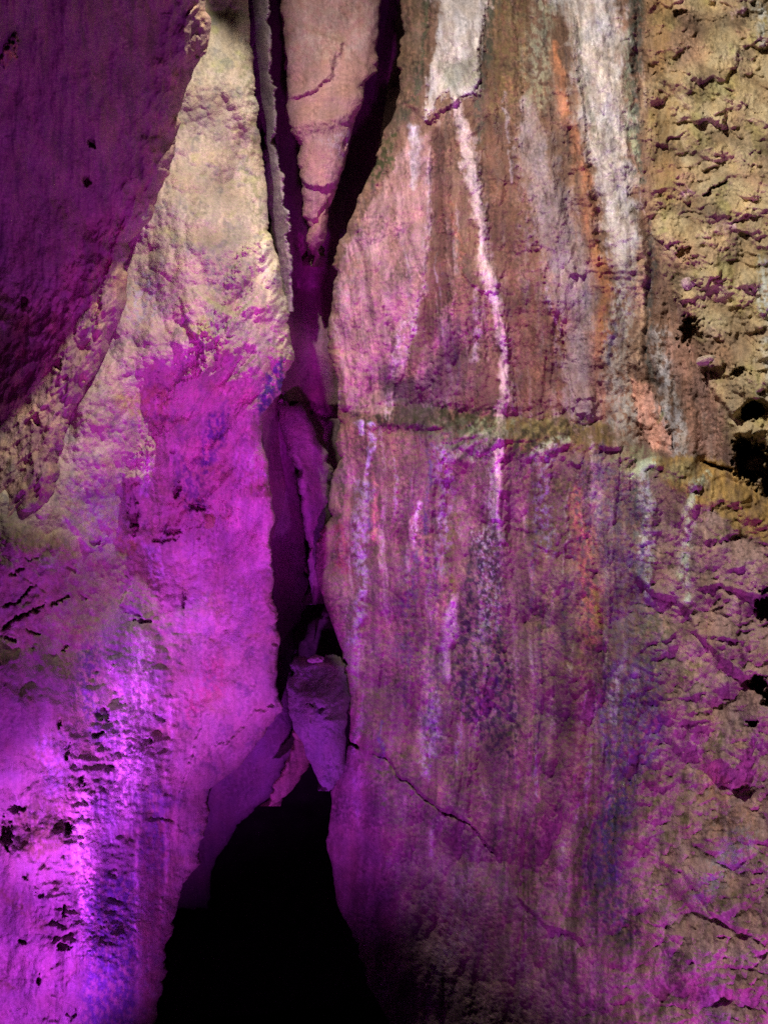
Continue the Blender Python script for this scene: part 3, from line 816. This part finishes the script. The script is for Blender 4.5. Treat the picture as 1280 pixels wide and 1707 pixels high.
# ================================================================== LEFT RIB
rib_right = curve([(395, -200), (415, 0), (418, 100), (430, 200), (440, 300), (452, 370), (470, 480), (490, 600), (470, 655), (440, 690), (437, 740), (452, 790), (455, 900), (452, 960),
                   (462, 1030), (468, 1070), (462, 1110), (466, 1180), (440, 1230), (400, 1275), (352, 1315), (345, 1370), (332, 1440), (318, 1450), (298, 1500), (290, 1540), (275, 1620), (258, 1707), (240, 1900)], 4, 55, 2)
rib_dep = rbf([(-620, 0, 2.4), (-620, 600, 2.2), (-620, 1200, 2.2), (-620, 1800, 2.4), (420, -150, 3.1), (300, -150, 2.8), (420, 0, 3.0), (330, 0, 2.72), (300, 200, 2.6), (400, 150, 2.72), (440, 300, 2.85), (230, 450, 2.5), (340, 420, 2.48), (420, 400, 2.62),
               (460, 480, 2.70), (480, 600, 2.72), (380, 540, 2.5), (300, 600, 2.46), (200, 650, 2.42), (100, 750, 2.36), (450, 660, 2.74), (440, 760, 2.92), (330, 720, 2.84), (250, 760, 2.66),
               (180, 850, 2.55), (100, 920, 2.36), (0, 1000, 2.26), (370, 850, 3.14), (450, 850, 3.02), (230, 900, 3.0), (250, 1000, 3.22), (150, 1020, 2.76), (0, 1150, 2.4), (100, 1150, 2.7),
               (180, 1200, 3.1), (340, 1050, 3.42), (450, 1100, 3.4), (0, 1350, 2.78), (100, 1400, 2.88), (210, 1350, 3.25), (300, 1250, 3.6), (400, 1230, 3.7), (340, 1350, 3.85),
               (0, 1600, 2.98), (100, 1600, 3.0), (190, 1600, 3.15), (270, 1500, 3.75), (250, 1700, 3.75), (0, 1800, 3.1), (0, 1950, 3.2), (200, 1850, 3.4), (-150, 600, 2.4), (-200, 1200, 2.4), (-300, 1800, 2.8), (-200, 0, 2.6)])
SHELL = [(-400, 1100), (0, 1100), (60, 1080), (120, 1130), (125, 1250), (110, 1400), (118, 1550), (120, 1900), (-400, 1900)]
WET = [(215, 1040, 30), (215, 1150, 48), (205, 1250, 48), (185, 1350, 58), (175, 1450, 60), (185, 1600, 55), (190, 1750, 50)]


def rib_build(f):
    U, V = f.U, f.V
    f.C[...] = (.34, .30, .235)
    low = ss(880, 1050, V)
    f.H += .08 * fbm(U / 150, V / 170, 3, 3) + .045 * facet(U / 85, V / 120, 2, .9) + .018 * facet(U / 28, V / 36, 4, .9) + .006 * facet(U / 9, V / 11, 5, 1.1) + .004 * fbm(U / 9, V / 10, 6, 3, .6)
    # rough, obliquely bedded flank on the shaded side
    rough = f.mask_poly([(470, 380), (430, 390), (400, 480), (330, 570), (290, 640), (270, 720), (215, 800), (230, 900), (300, 900), (360, 800), (440, 700), (500, 600)], 50, 20)
    rot = (U * .84 + V * .54); ros = (-U * .54 + V * .84)
    f.H += rough * (.022 * ridged(rot / 22, ros / 60, 12, 4, .55) + .008 * facet(rot / 8, ros / 16, 13, 1))
    fold = f.mask_poly([(485, 380), (432, 400), (400, 470), (340, 580), (290, 660), (230, 760), (240, 880), (330, 900), (450, 780), (475, 650)], 70, 20)
    fo = (U * .80 + V * .60) + 30 * fbm(U / 90, V / 90, 71, 2); fs = (-U * .60 + V * .80)
    f.H += fold * (.075 * ridged(fo / 95, fs / 420, 72, 2, .5) + .03 * facet(fo / 38, fs / 110, 73, 1))
    f.step([(438, 404), (420, 470), (385, 530), (352, 562), (330, 572)], -.05, 18, 40, .15)
    # colours
    gx = fbm(U / 80, V / 60, 16, 4, .6)
    f.paint(ss(.05, .4, gx), (.42, .34, .3), .6)
    f.paint(ss(.1, .4, fbm(U / 60, V / 40, 18, 4, .6)), (.27, .28, .12), .65)
    f.paint(ss(.12, .35, fbm(U / 28, V / 32, 19, 4, .7)), (.15, .15, .16), .6)
    f.po([(205, 470), (260, 440), (262, 540), (225, 560)], (.25, .27, .3), .8, .3, 12, wet=.6)
    f.po([(340, 420), (400, 440), (385, 490), (345, 480)], (.1, .11, .13), .7, .35, 12, wet=.5)
    f.po([(400, 100), (435, 130), (440, 360), (420, 380), (395, 240)], (.13, .14, .07), .7, .35, 10)
    f.po([(240, 330), (290, 345), (270, 365), (240, 360)], (.2, .21, .2), .6, .2, 12)
    f.po([(300, 540), (350, 530), (355, 560), (310, 560)], (.3, .33, .1), .8, .1, 12)
    f.po([(190, 660), (280, 640), (280, 690), (200, 700)], (.28, .29, .08), .7, .15, 14)
    f.po([(100, 800), (210, 790), (205, 880), (110, 870)], (.3, .28, .31), .75, .15, 16)
    f.po([(150, 830), (215, 810), (215, 900), (130, 950)], (.3, .26, .33), .7, .1, 16)
    f.po([(-50, 900), (90, 880), (200, 960), (150, 1080), (-50, 1100)], (.27, .24, .13), .75, .03, 26)
    f.po([(200, 900), (235, 905), (230, 925), (195, 930)], (.25, .25, .08), .9, .05, 8)
    f.po([(60, 930), (95, 925), (95, 945), (65, 945)], (.45, .52, .4), .8, .1, 6)
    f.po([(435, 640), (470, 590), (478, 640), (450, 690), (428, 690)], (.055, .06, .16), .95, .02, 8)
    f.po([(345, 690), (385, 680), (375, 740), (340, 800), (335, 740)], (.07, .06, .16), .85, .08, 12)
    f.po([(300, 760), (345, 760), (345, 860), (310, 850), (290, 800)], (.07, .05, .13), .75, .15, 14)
    f.po([(390, 740), (435, 730), (445, 800), (385, 820)], (.36, .35, .33), .8, .1, 10)
    f.po([(415, 815), (452, 805), (448, 832), (420, 835)], (.16, .2, .06), .85, .15, 6)
    f.po([(385, 835), (450, 830), (450, 950), (400, 960), (380, 900)], (.5, .43, .4), .8, 0, 12)
    f.po([(240, 905), (270, 910), (275, 960), (262, 975), (245, 950)], (.45, .43, .5), .9, .03, 6)
    f.st([(250, 765, 10), (248, 800, 9), (240, 830, 6)], (.46, .42, .47), .8, .05)
    f.po([(280, 880), (380, 850), (440, 960), (430, 1080), (300, 1080), (270, 980)], (.38, .31, .34), .6, .05, 30)
    f.st([(355, 1110, 18), (345, 1150, 24), (320, 1190, 14)], (.36, .18, .17), .8, .15)
    f.st([(150, 1100, 24), (140, 1150, 18), (170, 1230, 20)], (.08, .07, .18), .8, .15)
    # wet flow; the palest strokes also paint in the lamp's glare
    wet = f.mask_stroke(WET, .6, .5)
    f.H -= ss(0, .5, f.mask_stroke([(a, b, c + 25) for a, b, c in WET], .6, .2)) * (.016 * facet(U / 28, V / 36, 4, .9) + .025 * facet(U / 85, V / 120, 2, .9))
    f.paint(wet, (.2, .17, .26), .7, wet=.85)
    f.H += .07 * f.mask_stroke([(235, 1060, 20), (230, 1150, 40), (215, 1300, 46), (160, 1400, 40), (145, 1500, 36), (150, 1700, 40)], .9, .1)
    f.st([(240, 1070, 12), (238, 1150, 18), (225, 1230, 30), (215, 1300, 26), (205, 1345, 16)], (.74, .70, .70), .95, .08, .7, wet=1)
    f.st([(185, 1110, 12), (195, 1160, 16)], (.55, .5, .52), .8, .2, wet=1)
    f.st([(140, 1330, 9), (138, 1400, 13), (145, 1460, 16), (142, 1530, 9)], (.74, .70, .70), .95, .1, .7, wet=1)
    f.st([(175, 1300, 14), (175, 1350, 16)], (.1, .08, .18), .7, .3)
    f.po([(160, 1450), (225, 1460), (230, 1650), (200, 1900), (130, 1900), (140, 1580)], (.09, .075, .22), .8, .1, 20, wet=.8)
    f.st([(225, 1460, 8), (225, 1560, 12)], (.4, .4, .55), .7, .35, wet=1)
    f.st([(290, 1160, 4), (285, 1250, 5), (280, 1300, 4), (282, 1450, 4)], (.5, .42, .46), .75, .1, wet=.7)
    f.st([(260, 1330, 24), (258, 1450, 20)], (.12, .1, .28), .6, .1, wet=.7)
    f.st([(270, 1380, 20), (255, 1550, 26), (250, 1690, 24)], (.27, .14, .13), .6, .05)
    # left shelf of paler rock
    f.paint(f.mask_poly(SHELL, 26, 12), (.24, .2, .2), .8)
    f.H += f.mask_poly(SHELL, 26, 12) * (.02 * facet(U / 60, V / 70, 41, 1) + .006 * ridged(U / 30, V / 50, 42, 3))
    f.po([(20, 1370), (60, 1320), (110, 1330), (110, 1400), (50, 1440)], (.12, .15, .04), .8, .12, 14)
    for (x, y, r) in ((110, 1200, 14), (65, 1260, 10), (20, 1500, 20), (10, 1640, 14), (95, 1290, 16), (75, 1400, 16), (140, 1180, 10), (70, 1545, 10), (30, 1150, 18), (115, 1100, 12)):
        f.st([(x - r, y - r * .5, r * .6), (x + r, y + r * .5, r * .6)], (.14, .16, .05), .75, .15)  # olive specks paint in white light that the purple misses
    f.po([(60, 1230), (110, 1220), (120, 1310), (80, 1330)], (.3, .3, .38), .6, .2, 14)
    f.H += .03 * f.mask_poly(SHELL, 20, 6)
    # crannies and chips
    for (x, y, rx, ry, d) in ((222, 855, 8, 26, .16), (298, 815, 7, 11, .12), (330, 845, 16, 7, .12), (290, 885, 14, 6, .10), (278, 900, 22, 4, .09), (308, 995, 4, 12, .06), (240, 1038, 16, 4, .08),
                              (172, 1190, 16, 9, .08), (158, 1222, 8, 5, .07), (245, 1235, 9, 7, .07), (268, 1195, 8, 5, .05), (12, 1390, 9, 24, .10), (28, 1350, 18, 8, .07), (112, 1380, 6, 10, .08),
                              (135, 1301, 4, 10, .07), (104, 1578, 14, 6, .07), (66, 1637, 4, 14, .07), (36, 1568, 10, 4, .05), (100, 1205, 4, 8, .06), (115, 1250, 5, 12, .06), (45, 1460, 5, 8, .05),
                              (66, 1490, 6, 5, .05), (108, 1520, 4, 12, .05), (120, 1690, 9, 8, .06), (460, 1075, 4, 4, .05), (290, 750, 3, 8, .05), (384, 562, 6, 3, .03)):
        f.pit(x, y, rx, ry, d * .55, .9)
    f.crack([(0, 1015), (25, 1008), (45, 985), (55, 975)], .04, 3.5); f.crack([(0, 1055), (14, 1045), (30, 1028), (60, 1015), (80, 1000)], .05, 4.5)
    f.crack([(85, 1010), (100, 998), (120, 988)], .05, 4); f.crack([(135, 992), (150, 1000)], .03, 3); f.crack([(5, 1062), (28, 1068)], .04, 4); f.crack([(45, 1050), (68, 1060)], .04, 4)
    f.crack([(150, 910), (170, 900)], .05, 5); f.crack([(10, 960), (25, 958), (45, 945)], .03, 3); f.crack([(130, 955), (112, 945)], .04, 4); f.crack([(40, 925), (50, 935), (65, 928)], .02, 2)
    f.crack([(100, 1090), (115, 1075)], .04, 3.5)
    f.step([(65, 985), (85, 965), (110, 940), (130, 925)], .03, 9, 30); f.step([(30, 1020), (60, 1005), (75, 985)], .03, 9, 30)
    f.step([(140, 915), (165, 900), (175, 905)], .03, 9, 30)
    f.step([(330, 572), (352, 560), (372, 545), (388, 520)], .05, 20, 40, .1)
    f.step([(220, 893), (245, 903), (290, 902), (340, 880), (352, 866)], .05, 9, 40, .08)
    f.step([(200, 1000), (225, 1012), (250, 1040)], .03, 8, 30)
    f.step([(213, 800), (214, 840), (216, 892)], -.05, 10, 40)
    f.bump(243, 830, 34, 62, .08)
    f.bump(232, 960, 40, 60, .04)
    # plates peeling at the right of the wet strip
    for (pts, h) in (([(352, 1150), (330, 1250), (300, 1330), (298, 1420)], .03), ([(290, 1150), (285, 1250), (275, 1330), (285, 1450), (270, 1560)], .025), ([(465, 1180), (430, 1190), (385, 1240), (352, 1250)], .03),
                     ([(240, 1330), (232, 1450), (232, 1560), (235, 1700)], .02)):
        f.step(pts, h, 10, 40)
    f.mottle(.22)
    wn = fbm(U / 7, V / 7, 88, 4, .75)
    f.H += f.W * (.006 * wn + .005 * facet(U / 7, V / 6, 15, 1.3) + .004 * facet(U / 3.6, V / 3.6, 16, 1.5))
    f.W = np.clip(f.W + .35 * ss(.3, .55, fbm(U / 9, V / 11, 84, 3, .7)), 0, 1)


def rib_regions(f):
    r = np.zeros(f.U.shape, np.int32)
    r[f.V > 900] = 1
    r[f.mask_poly(SHELL, 2, 4) > .5] = 2
    r[f.mask_stroke(WET, .1, .3) > .5] = 3
    r[f.mask_poly([(213, 790), (250, 765), (275, 790), (290, 850), (280, 895), (222, 895)], 2, 4) > .5] = 4
    r[f.mask_poly([(465, 1090), (480, 1180), (352, 1320), (300, 1520), (250, 1750), (238, 1750), (280, 1500), (300, 1330), (350, 1230), (420, 1150)], 2, 3) > .5] = 5
    return r


body = rock_body(rows(-220, 1900, Q), curve([(-620, -250), (-620, 1950)], 0), rib_right, (.54, 45, 310), rib_dep, rib_build, (False, True), 2, rib_regions, rnd=(26, .10), back=1.3)
rib = empty('rock_rib', wpt(-.8, -2.1, 2.8), 'long tan and violet rock rib leaning down the left, with a glistening wet strip', 'rock')
names = {0: ('upper_face', None), 1: ('lower_face', None), 2: ('pitted_shelf', 'pitted pale rock in the bottom corner'), 3: ('wet_flowstone', 'glistening wet white and violet streak, part of the glare painted'), 4: ('rock_knob', 'round bright knob above a dark crack'), 5: ('flaky_edge', 'thin peeling plates over the opening')}
for r, (P, q, C, W) in body.items():
    nm, lb = names[r]
    tag(link_mesh(nm, P, q, C, W, ROCK, rib), lb)

# ================================================================== LEFT FRONT SLAB
slab_right = curve([(150, -1500), (155, -800), (270, -520), (352, -220), (346, 0), (352, 60), (345, 85), (322, 110), (305, 190), (282, 290), (250, 365), (216, 405), (211, 500), (180, 590), (150, 640), (122, 690), (108, 740), (102, 790), (78, 850), (30, 905), (-10, 950), (-80, 1010)], 4, 50, 3)  # out-of-view top extended to keep the first white lamp off the rib
slab_dep = rbf([(-620, 0, 1.25), (-620, 500, 1.7), (-620, 950, 1.75), (-620, -1000, 1.2), (0, -1500, 1.35), (190, -1500, 1.4), (0, -1000, 1.3), (190, -1000, 1.38), (-330, -1000, 1.2), (0, -550, 1.25), (300, -550, 1.42), (0, -200, 1.2), (350, -200, 1.4), (0, 0, 1.42), (150, 0, 1.5), (300, 0, 1.66), (0, 200, 1.74), (150, 200, 1.82), (265, 200, 1.95), (0, 400, 2.04), (120, 400, 2.1), (195, 400, 2.2), (0, 500, 2.14), (100, 500, 2.18), (195, 520, 2.25),
                (0, 640, 2.22), (110, 650, 2.24), (0, 800, 2.2), (80, 800, 2.2), (0, 950, 2.18), (-300, 0, 1.2), (-300, 500, 1.8), (-300, 950, 1.8)])


def slab_build(f):
    U, V = f.U, f.V
    f.C[...] = (.27, .18, .17)
    edge = 1 - ss(20, 110, slab_right(V) - U)
    lowr = ss(380, 560, V + (U - 100) * .3)
    rg = np.clip(edge + lowr, 0, 1)
    rot = (U * .9 + V * .45); ros = (-U * .45 + V * .9)
    f.H += .03 * fbm(U / 130, V / 200, 3, 3) + (1 - .5 * rg) * .022 * facet(U / 60, V / 110, 2, .9) + .006 * facet(U / 20, V / 34, 7, 1) + .007 * fbm(U / 14, V / 70, 8, 3) + .003 * fbm(U / 8, V / 12, 6, 3)
    f.H += rg * (.020 * ridged(rot / 30, ros / 62, 12, 3, .55) + .012 * facet(rot / 17, ros / 32, 13, 1) + .004 * facet(rot / 7, ros / 12, 14, 1))
    f.paint(rg * ss(-.1, .3, fbm(rot / 22, ros / 40, 15, 4, .6)), (.38, .27, .17), .75)
    f.paint(ss(.1, .45, fbm(U / 30, V / 110, 17, 3)), (.3, .2, .2), .5)
    f.paint(ss(.1, .45, fbm(U / 24, V / 90, 27, 3)), (.1, .07, .08), .6)
    f.paint(rg * ss(.2, .5, fbm(U / 30, V / 40, 19, 3)), (.26, .27, .2), .6)
    f.po([(0, 100), (25, 60), (28, 100), (12, 110)], (.5, .33, .1), .7, .1, 8, h=.02)
    f.step([(355, 60), (350, 85), (335, 95), (325, 100)], .04, 10, 30)
    # stepped face below the middle: turned to the lamp above
    f.crack([(210, 350), (180, 440), (150, 560)], .02, 5)
    for (x, y) in ((145, 300), (152, 240), (40, 500), (95, 610), (60, 700)):
        f.pit(x, y, 7, 10, .03)
    f.mottle(.2)
    f.W = .25 * ss(.1, .5, fbm(U / 9, V / 12, 84, 3))


def slab_regions(f):
    r = np.zeros(f.U.shape, np.int32)
    r[(slab_right(f.V) - f.U + 14 * f.fine) < 70] = 1
    r[(f.V + (f.U - 100) * .4 + 20 * f.fine > 520)] = 2
    return r


body = rock_body(rows(-1500, 1005, Q), curve([(-620, -250), (-620, 1950)], 0), slab_right, (.61, 40, 235), slab_dep, slab_build, (False, True), 3, slab_regions, rnd=(50, .16), back=.3, curl_tb=(False, True))
slab = empty('rock_slab', wpt(-1.0, -.3, 2.1), 'dark purple overhanging slab in the upper left, its ragged edge crossing the tan rib', 'rock')
names = {0: ('smooth_face', None), 1: ('ragged_edge', 'rough lit edge of the slab'), 2: ('stepped_foot', 'rough lower part catching warm light')}
for r, (P, q, C, W) in body.items():
    nm, lb = names[r]
    tag(link_mesh(nm, P, q, C, W, ROCK, slab), lb)

# ================================================================== CLEFT: back slab, fins, recess
def simple_body(name, v0, v1, L, Rr, dep, col, label, cat, seed, step=2.2, curl=(True, True), ctb=(False, False), fn=None, rnd=(22, .08), back=.8, rough=1.0, parent=None, jag=4, aniso=1.6, mat=None, dmin=None):
    ul, ur = curve(L, jag * .7, 50, seed), curve(Rr, jag * .7, 50, seed + 5)
    vs = rows(v0, v1, step)
    width = max((ur(vs) - ul(vs)).max(), 10)
    nu = int(width / step) + 2

    def build(f):
        U, V = f.U, f.V
        f.C[...] = col
        f.H += rough * (.035 * fbm(U / 90, V / 120, seed, 3) + .016 * facet(U / 46, V / (46 * aniso), seed + 1, .9) + .006 * facet(U / 16, V / (16 * aniso), seed + 2, 1) + .003 * facet(U / 7, V / 9, seed + 3, 1) + .003 * fbm(U / 8, V / 9, seed, 3))
        if fn: fn(f)
        f.mottle(.22)
        f.W = np.clip(f.W + .3 * ss(.3, .55, fbm(U / 9, V / 11, 84, 3, .7)), 0, 1)
    b = rock_body(vs, ul, ur, nu, rbf(dep), build, curl, seed, None, back, rnd, ctb, None, jag / 4, dmin)
    P, q, C, W = b[0]
    o = link_mesh(name, P, q, C, W, mat or ROCK, parent)
    if parent is None:
        tag(o, label, cat)
    elif label:
        tag(o, label)
    return o


def back_fn(f):
    f.step([(470, 160), (520, 150), (545, 130), (560, 90), (570, 60)], .035, 9, 70, .1)
    f.step([(470, 215), (520, 200), (600, 180), (640, 150)], .05, 34, 60, .05)
    f.step([(500, 300), (540, 310), (580, 300)], .03, 9, 40)
    f.step([(500, 150), (620, 160)], .03, 30, 60)
    f.crack([(575, 230), (570, 245), (590, 225)], .03, 4)
    f.crack([(520, 380), (540, 350), (555, 330)], .03, 5)
    f.po([(480, 0), (640, 0), (640, 60), (560, 110), (480, 100)], (.36, .27, .24), .7, .1, 20)
    f.po([(540, 230), (580, 215), (600, 240), (560, 270)], (.42, .34, .38), .7, .2, 12)


simple_body('back_slab', -220, 445, [(455, -220), (470, 0), (476, 120), (480, 200), (495, 250), (502, 300), (508, 360), (515, 400), (520, 450)],
            [(650, -220), (632, 0), (628, 120), (606, 150), (592, 200), (575, 280), (560, 320), (545, 370), (524, 430), (524, 450)],
            [(460, -220, 3.7), (640, -220, 3.8), (470, 0, 3.65), (640, 0, 3.7), (480, 200, 3.6), (620, 150, 3.7), (540, 230, 3.56), (500, 400, 3.65), (560, 350, 3.66), (520, 480, 3.8)],
            (.33, .2, .185), 'smooth pink slab wedged high at the back of the cleft', 'rock', 21, fn=back_fn, ctb=(False, True), back=.5)

simple_body('rock_fin', -220, 520, [(395, -220), (412, 0), (416, 120), (428, 200), (438, 300), (450, 350), (462, 420), (466, 530)],
            [(428, -220), (450, 0), (456, 120), (464, 200), (470, 300), (482, 370), (488, 430), (490, 530)],
            [(420, -220, 3.35), (445, 0, 3.18), (455, 200, 3.12), (470, 350, 3.05), (480, 500, 3.05), (412, 0, 3.34), (425, 200, 3.3), (442, 330, 3.2), (460, 500, 3.15)],
            (.22, .18, .19), 'thin pale fin of rock standing between the tan rib and the pink slab', 'rock', 22, rnd=(8, .05), back=.5, step=1.75, jag=6, rough=1.6)


def rec_fn(f):
    f.crack([(500, 400), (503, 440)], .08, 8)
    f.pit(497, 400, 7, 14, .08); f.pit(496, 478, 4, 10, .06); f.pit(520, 678, 10, 8, .12); f.pit(550, 688, 24, 12, .14)
    f.step([(440, 690), (500, 668), (580, 676)], .06, 16, 50, .1)
    f.step([(700, 60), (640, 190), (590, 330), (560, 400)], .06, 16, 60, .1)
    f.step([(640, 230), (600, 240)], .05, 9, 30)
    f.st([(548, 520, 14), (556, 620, 14)], (.3, .1, .1), .5, .1)
    f.po([(540, 670), (580, 675), (580, 780), (545, 750)], (.12, .07, .09), .6, .1, 14)


recess = empty('cleft_back', wpt(-.4, -.5, 4.3), 'shadowed magenta rock at the back of the narrow cleft', 'rock wall')
simple_body('upper_face', -220, 1120, [(385, -220), (385, 1150)], [(760, -220), (760, 0), (700, 500), (690, 1150)],
            [(330, -220, 3.6), (760, -220, 3.9), (400, 0, 3.3), (440, 0, 3.7), (480, 0, 4.8), (640, 0, 4.9), (690, 0, 3.9), (440, 250, 3.5), (485, 250, 4.7), (600, 250, 4.9), (650, 250, 3.8),
             (450, 480, 3.25), (495, 480, 4.6), (535, 480, 4.7), (575, 480, 3.7), (440, 680, 3.4), (490, 680, 4.5), (545, 680, 4.6), (600, 680, 3.6),
             (430, 900, 3.6), (490, 900, 4.7), (540, 900, 4.6), (430, 1100, 4.2), (500, 1050, 5.0), (640, 1100, 4.6)], (.36, .24, .26), None, None, 24, curl=(False, False), fn=rec_fn, parent=recess, dmin=lambda U, V: 3.35 + .75 * ss(650, 1000, V) * (1 - ss(560, 660, U)) + 1.1 * ss(560, 660, U), aniso=2.2, step=2.6, rough=1.3, ctb=(False, True), back=1.5)

simple_body('hanging_fin', 672, 1012, [(462, 670), (470, 720), (490, 780), (505, 860), (512, 940), (522, 1012)],
            [(500, 670), (520, 700), (548, 760), (556, 830), (550, 900), (540, 980), (524, 1012)],
            [(480, 670, 3.75), (530, 700, 3.7), (500, 800, 3.6), (545, 800, 3.75), (510, 920, 3.75), (560, 950, 3.9), (480, 1100, 3.9), (450, 1250, 4.0)],
            (.27, .19, .22), 'tall narrow blade of rock hanging down inside the cleft', 'rock', 26, rnd=(16, .10), ctb=(True, True), back=.4, aniso=3)
# dim inner wall seen between the rib and the blade, and round the head of the opening
simple_body('inner_wall', 640, 1520, [(300, 630), (300, 1250), (260, 1530)], [(470, 640), (492, 700), (512, 900), (515, 1000), (490, 1050), (488, 1180), (500, 1230), (475, 1290), (455, 1325), (420, 1352), (385, 1390), (355, 1450), (340, 1530)],
            [(330, 650, 4.1), (470, 650, 4.0), (450, 800, 4.0), (500, 850, 4.3), (450, 1000, 4.0), (500, 1000, 4.5), (440, 1150, 4.0), (480, 1200, 4.2), (330, 1200, 4.2), (350, 1330, 4.5), (440, 1330, 4.4), (300, 1520, 5.2), (400, 1500, 5.2)],
            (.24, .17, .21), 'dark violet inner wall behind the rib, arching over the opening', 'rock wall', 28, rnd=(20, .1), curl=(False, True), ctb=(False, True), back=1.6, aniso=2.4, rough=1.2)
simple_body('rock_spike', 1190, 1345, [(498, 1190), (486, 1240), (468, 1290), (452, 1325), (448, 1350)], [(540, 1190), (532, 1245), (512, 1280), (480, 1325), (450, 1350)],
            [(510, 1190, 3.75), (490, 1260, 3.7), (470, 1330, 3.7), (520, 1300, 3.8)], (.25, .17, .14), 'small brown spike hanging behind the wedged stone, over the opening', 'rock', 30, rnd=(10, .05), ctb=(True, False), back=.25)
simple_body('rock_stump', 1010, 1150, [(540, 1005), (515, 1040), (500, 1070), (494, 1150)], [(552, 1005), (566, 1060), (580, 1100), (585, 1150)],
            [(540, 1010, 4.2), (500, 1080, 4.2), (580, 1080, 4.2), (540, 1140, 4.15)], (.10, .12, .08), 'dark greenish rock in the gap directly above the wedged stone', 'rock', 32, rnd=(16, .1), ctb=(True, True), back=.3)


# ================================================================== WEDGED STONE
def chock_fn(f):
    f.H += .012 * ss(1095, 1112, f.V)
    f.po([(490, 1095), (580, 1092), (575, 1112), (500, 1108)], (.2, .17, .13), .8, .1, 6)
    f.step([(540, 1185), (528, 1180), (522, 1195), (520, 1240)], -.02, 8, 30)
    f.step([(545, 1190), (550, 1240), (560, 1300)], .02, 8, 30)
    f.pit(577, 1118, 4, 7, .06, .2)


simple_body('wedged_stone', 1096, 1318, [(497, 1092), (489, 1105), (487, 1130), (481, 1160), (480, 1190), (490, 1212), (503, 1235), (515, 1265), (526, 1290), (537, 1312), (543, 1320)],
            [(570, 1092), (580, 1105), (583, 1130), (585, 1165), (579, 1190), (577, 1240), (577, 1275), (566, 1297), (552, 1313), (544, 1320)],
            [(500, 1100, 3.42), (575, 1100, 3.42), (485, 1180, 3.36), (535, 1160, 3.3), (582, 1170, 3.38), (540, 1230, 3.32), (545, 1310, 3.4), (510, 1260, 3.4), (575, 1270, 3.42)],
            (.17, .145, .175), 'grey lilac tooth-shaped stone wedged in the cleft above the black opening', 'boulder', 34, rnd=(14, .06), ctb=(True, True), back=.28, step=1.6, fn=chock_fn, jag=5, rough=1.3)


# ================================================================== LODGED STONES
def stone(x, y, w, h, col, label, seed, body, sink=.3):
    """a small broken stone resting in a hollow of the wall; w, h in photo pixels"""
    U, V, D = DEPTHS[body]
    k = np.argmin((U - x) ** 2 + (V - y) ** 2)
    d = float(D.ravel()[k])
    rx, rz = w / F * d / 2, h / F * d / 2
    n = 26
    th, ph = np.meshgrid(np.linspace(0, 2 * np.pi, n * 2), np.linspace(0, np.pi, n))
    X = np.sin(ph) * np.cos(th); Y = np.sin(ph) * np.sin(th); Z = np.cos(ph)
    r = 1 + .35 * facet(X * 1.6 + Z * .7 + 9, Y * 1.6 + Z * 1.1 + seed, seed, .9) + .1 * fbm(X * 4 + 7, Z * 4 + Y * 3 + 3, seed, 3)
    c = px3(x, y, d - rx * sink)
    P = c + np.stack([X * r * rx, Y * r * rx * .8, Z * r * rz], -1)
    idx = np.arange(n * n * 2).reshape(n, n * 2)
    q = np.stack([idx[:-1, :-1], idx[1:, :-1], idx[1:, 1:], idx[:-1, 1:]], -1).reshape(-1, 4)
    C = np.array(col, float) * (1 + .35 * fbm(X * 3 + 5, Z * 3 + 5, seed, 3)).reshape(-1, 1)
    o = link_mesh('stone', P.reshape(-1, 3) - c, q, C, np.full(n * n * 2, .1), ROCK)
    o.location = c
    tag(o, label, 'stone', 'small stones lodged in the walls')


stone(347, 866, 26, 30, (.3, .3, .14), 'knobbly olive tan stone lodged in the dark crack of the violet rib', 1, 2)
stone(528, 1100, 26, 15, (.25, .2, .22), 'flat grey chip lying on top of the wedged stone', 2, 34, .1)
stone(1147, 472, 22, 20, (.5, .38, .4), 'small pale pink stone set in the ochre outcrop above the purple hollow', 3, 1)
stone(1177, 602, 34, 16, (.46, .38, .3), 'cream wedge-shaped stone over a purple slit in the ochre outcrop', 4, 1)
stone(1262, 772, 40, 26, (.42, .25, .24), 'pink stone hanging in the black hole at the right edge', 5, 1, 1.2)

# ================================================================== CHAMBER BEYOND THE OPENING, GROUND
DARK_FLOOR = simple_material('dark_floor', (.02, .016, .014), .9)  # near-black colour stands in for the dark of the opening
DEEP = simple_material('deep_cave_rock', (.22, .17, .19), .95, 6)


def rough_grid(name, fn, nu, nv, mat):
    a, b = np.meshgrid(np.linspace(0, 1, nu), np.linspace(0, 1, nv))
    P = fn(a, b)
    idx = np.arange(nu * nv).reshape(nv, nu)
    q = np.stack([idx[:-1, :-1], idx[1:, :-1], idx[1:, 1:], idx[:-1, 1:]], -1).reshape(-1, 4)
    return link_mesh(name, P.reshape(-1, 3), q, mat=mat)


def ground_fn(a, b):
    x = -6 + 12 * a; y = -3 + 17 * b
    z = -1.1 + .12 * fbm(x / 1.5, y / 1.5, 3, 4) + .03 * fbm(x * 2, y * 2, 5, 3)
    return np.stack([x, y, z], -1)


tag(rough_grid('ground', ground_fn, 200, 280, DARK_FLOOR), kind='structure', label='cave floor, coloured near black so the opening stays dark')


def chamber_fn(a, b):
    th = np.pi * (a * 1.1 - .05)
    r = 3.2 + .5 * fbm(a * 6, b * 5, 9, 4)
    y = 4.7 + 3.2 * b
    k = np.sqrt(np.clip(1 - (b * .999) ** 4, 0, 1))
    x = -.3 + np.cos(th) * r * k; z = -1.2 + np.sin(th) * r * 1.1 * k
    return np.stack([x, y, z], -1)


tag(rough_grid('chamber_wall', chamber_fn, 120, 80, DEEP), label='dark passage wall far inside the opening', cat='rock wall')
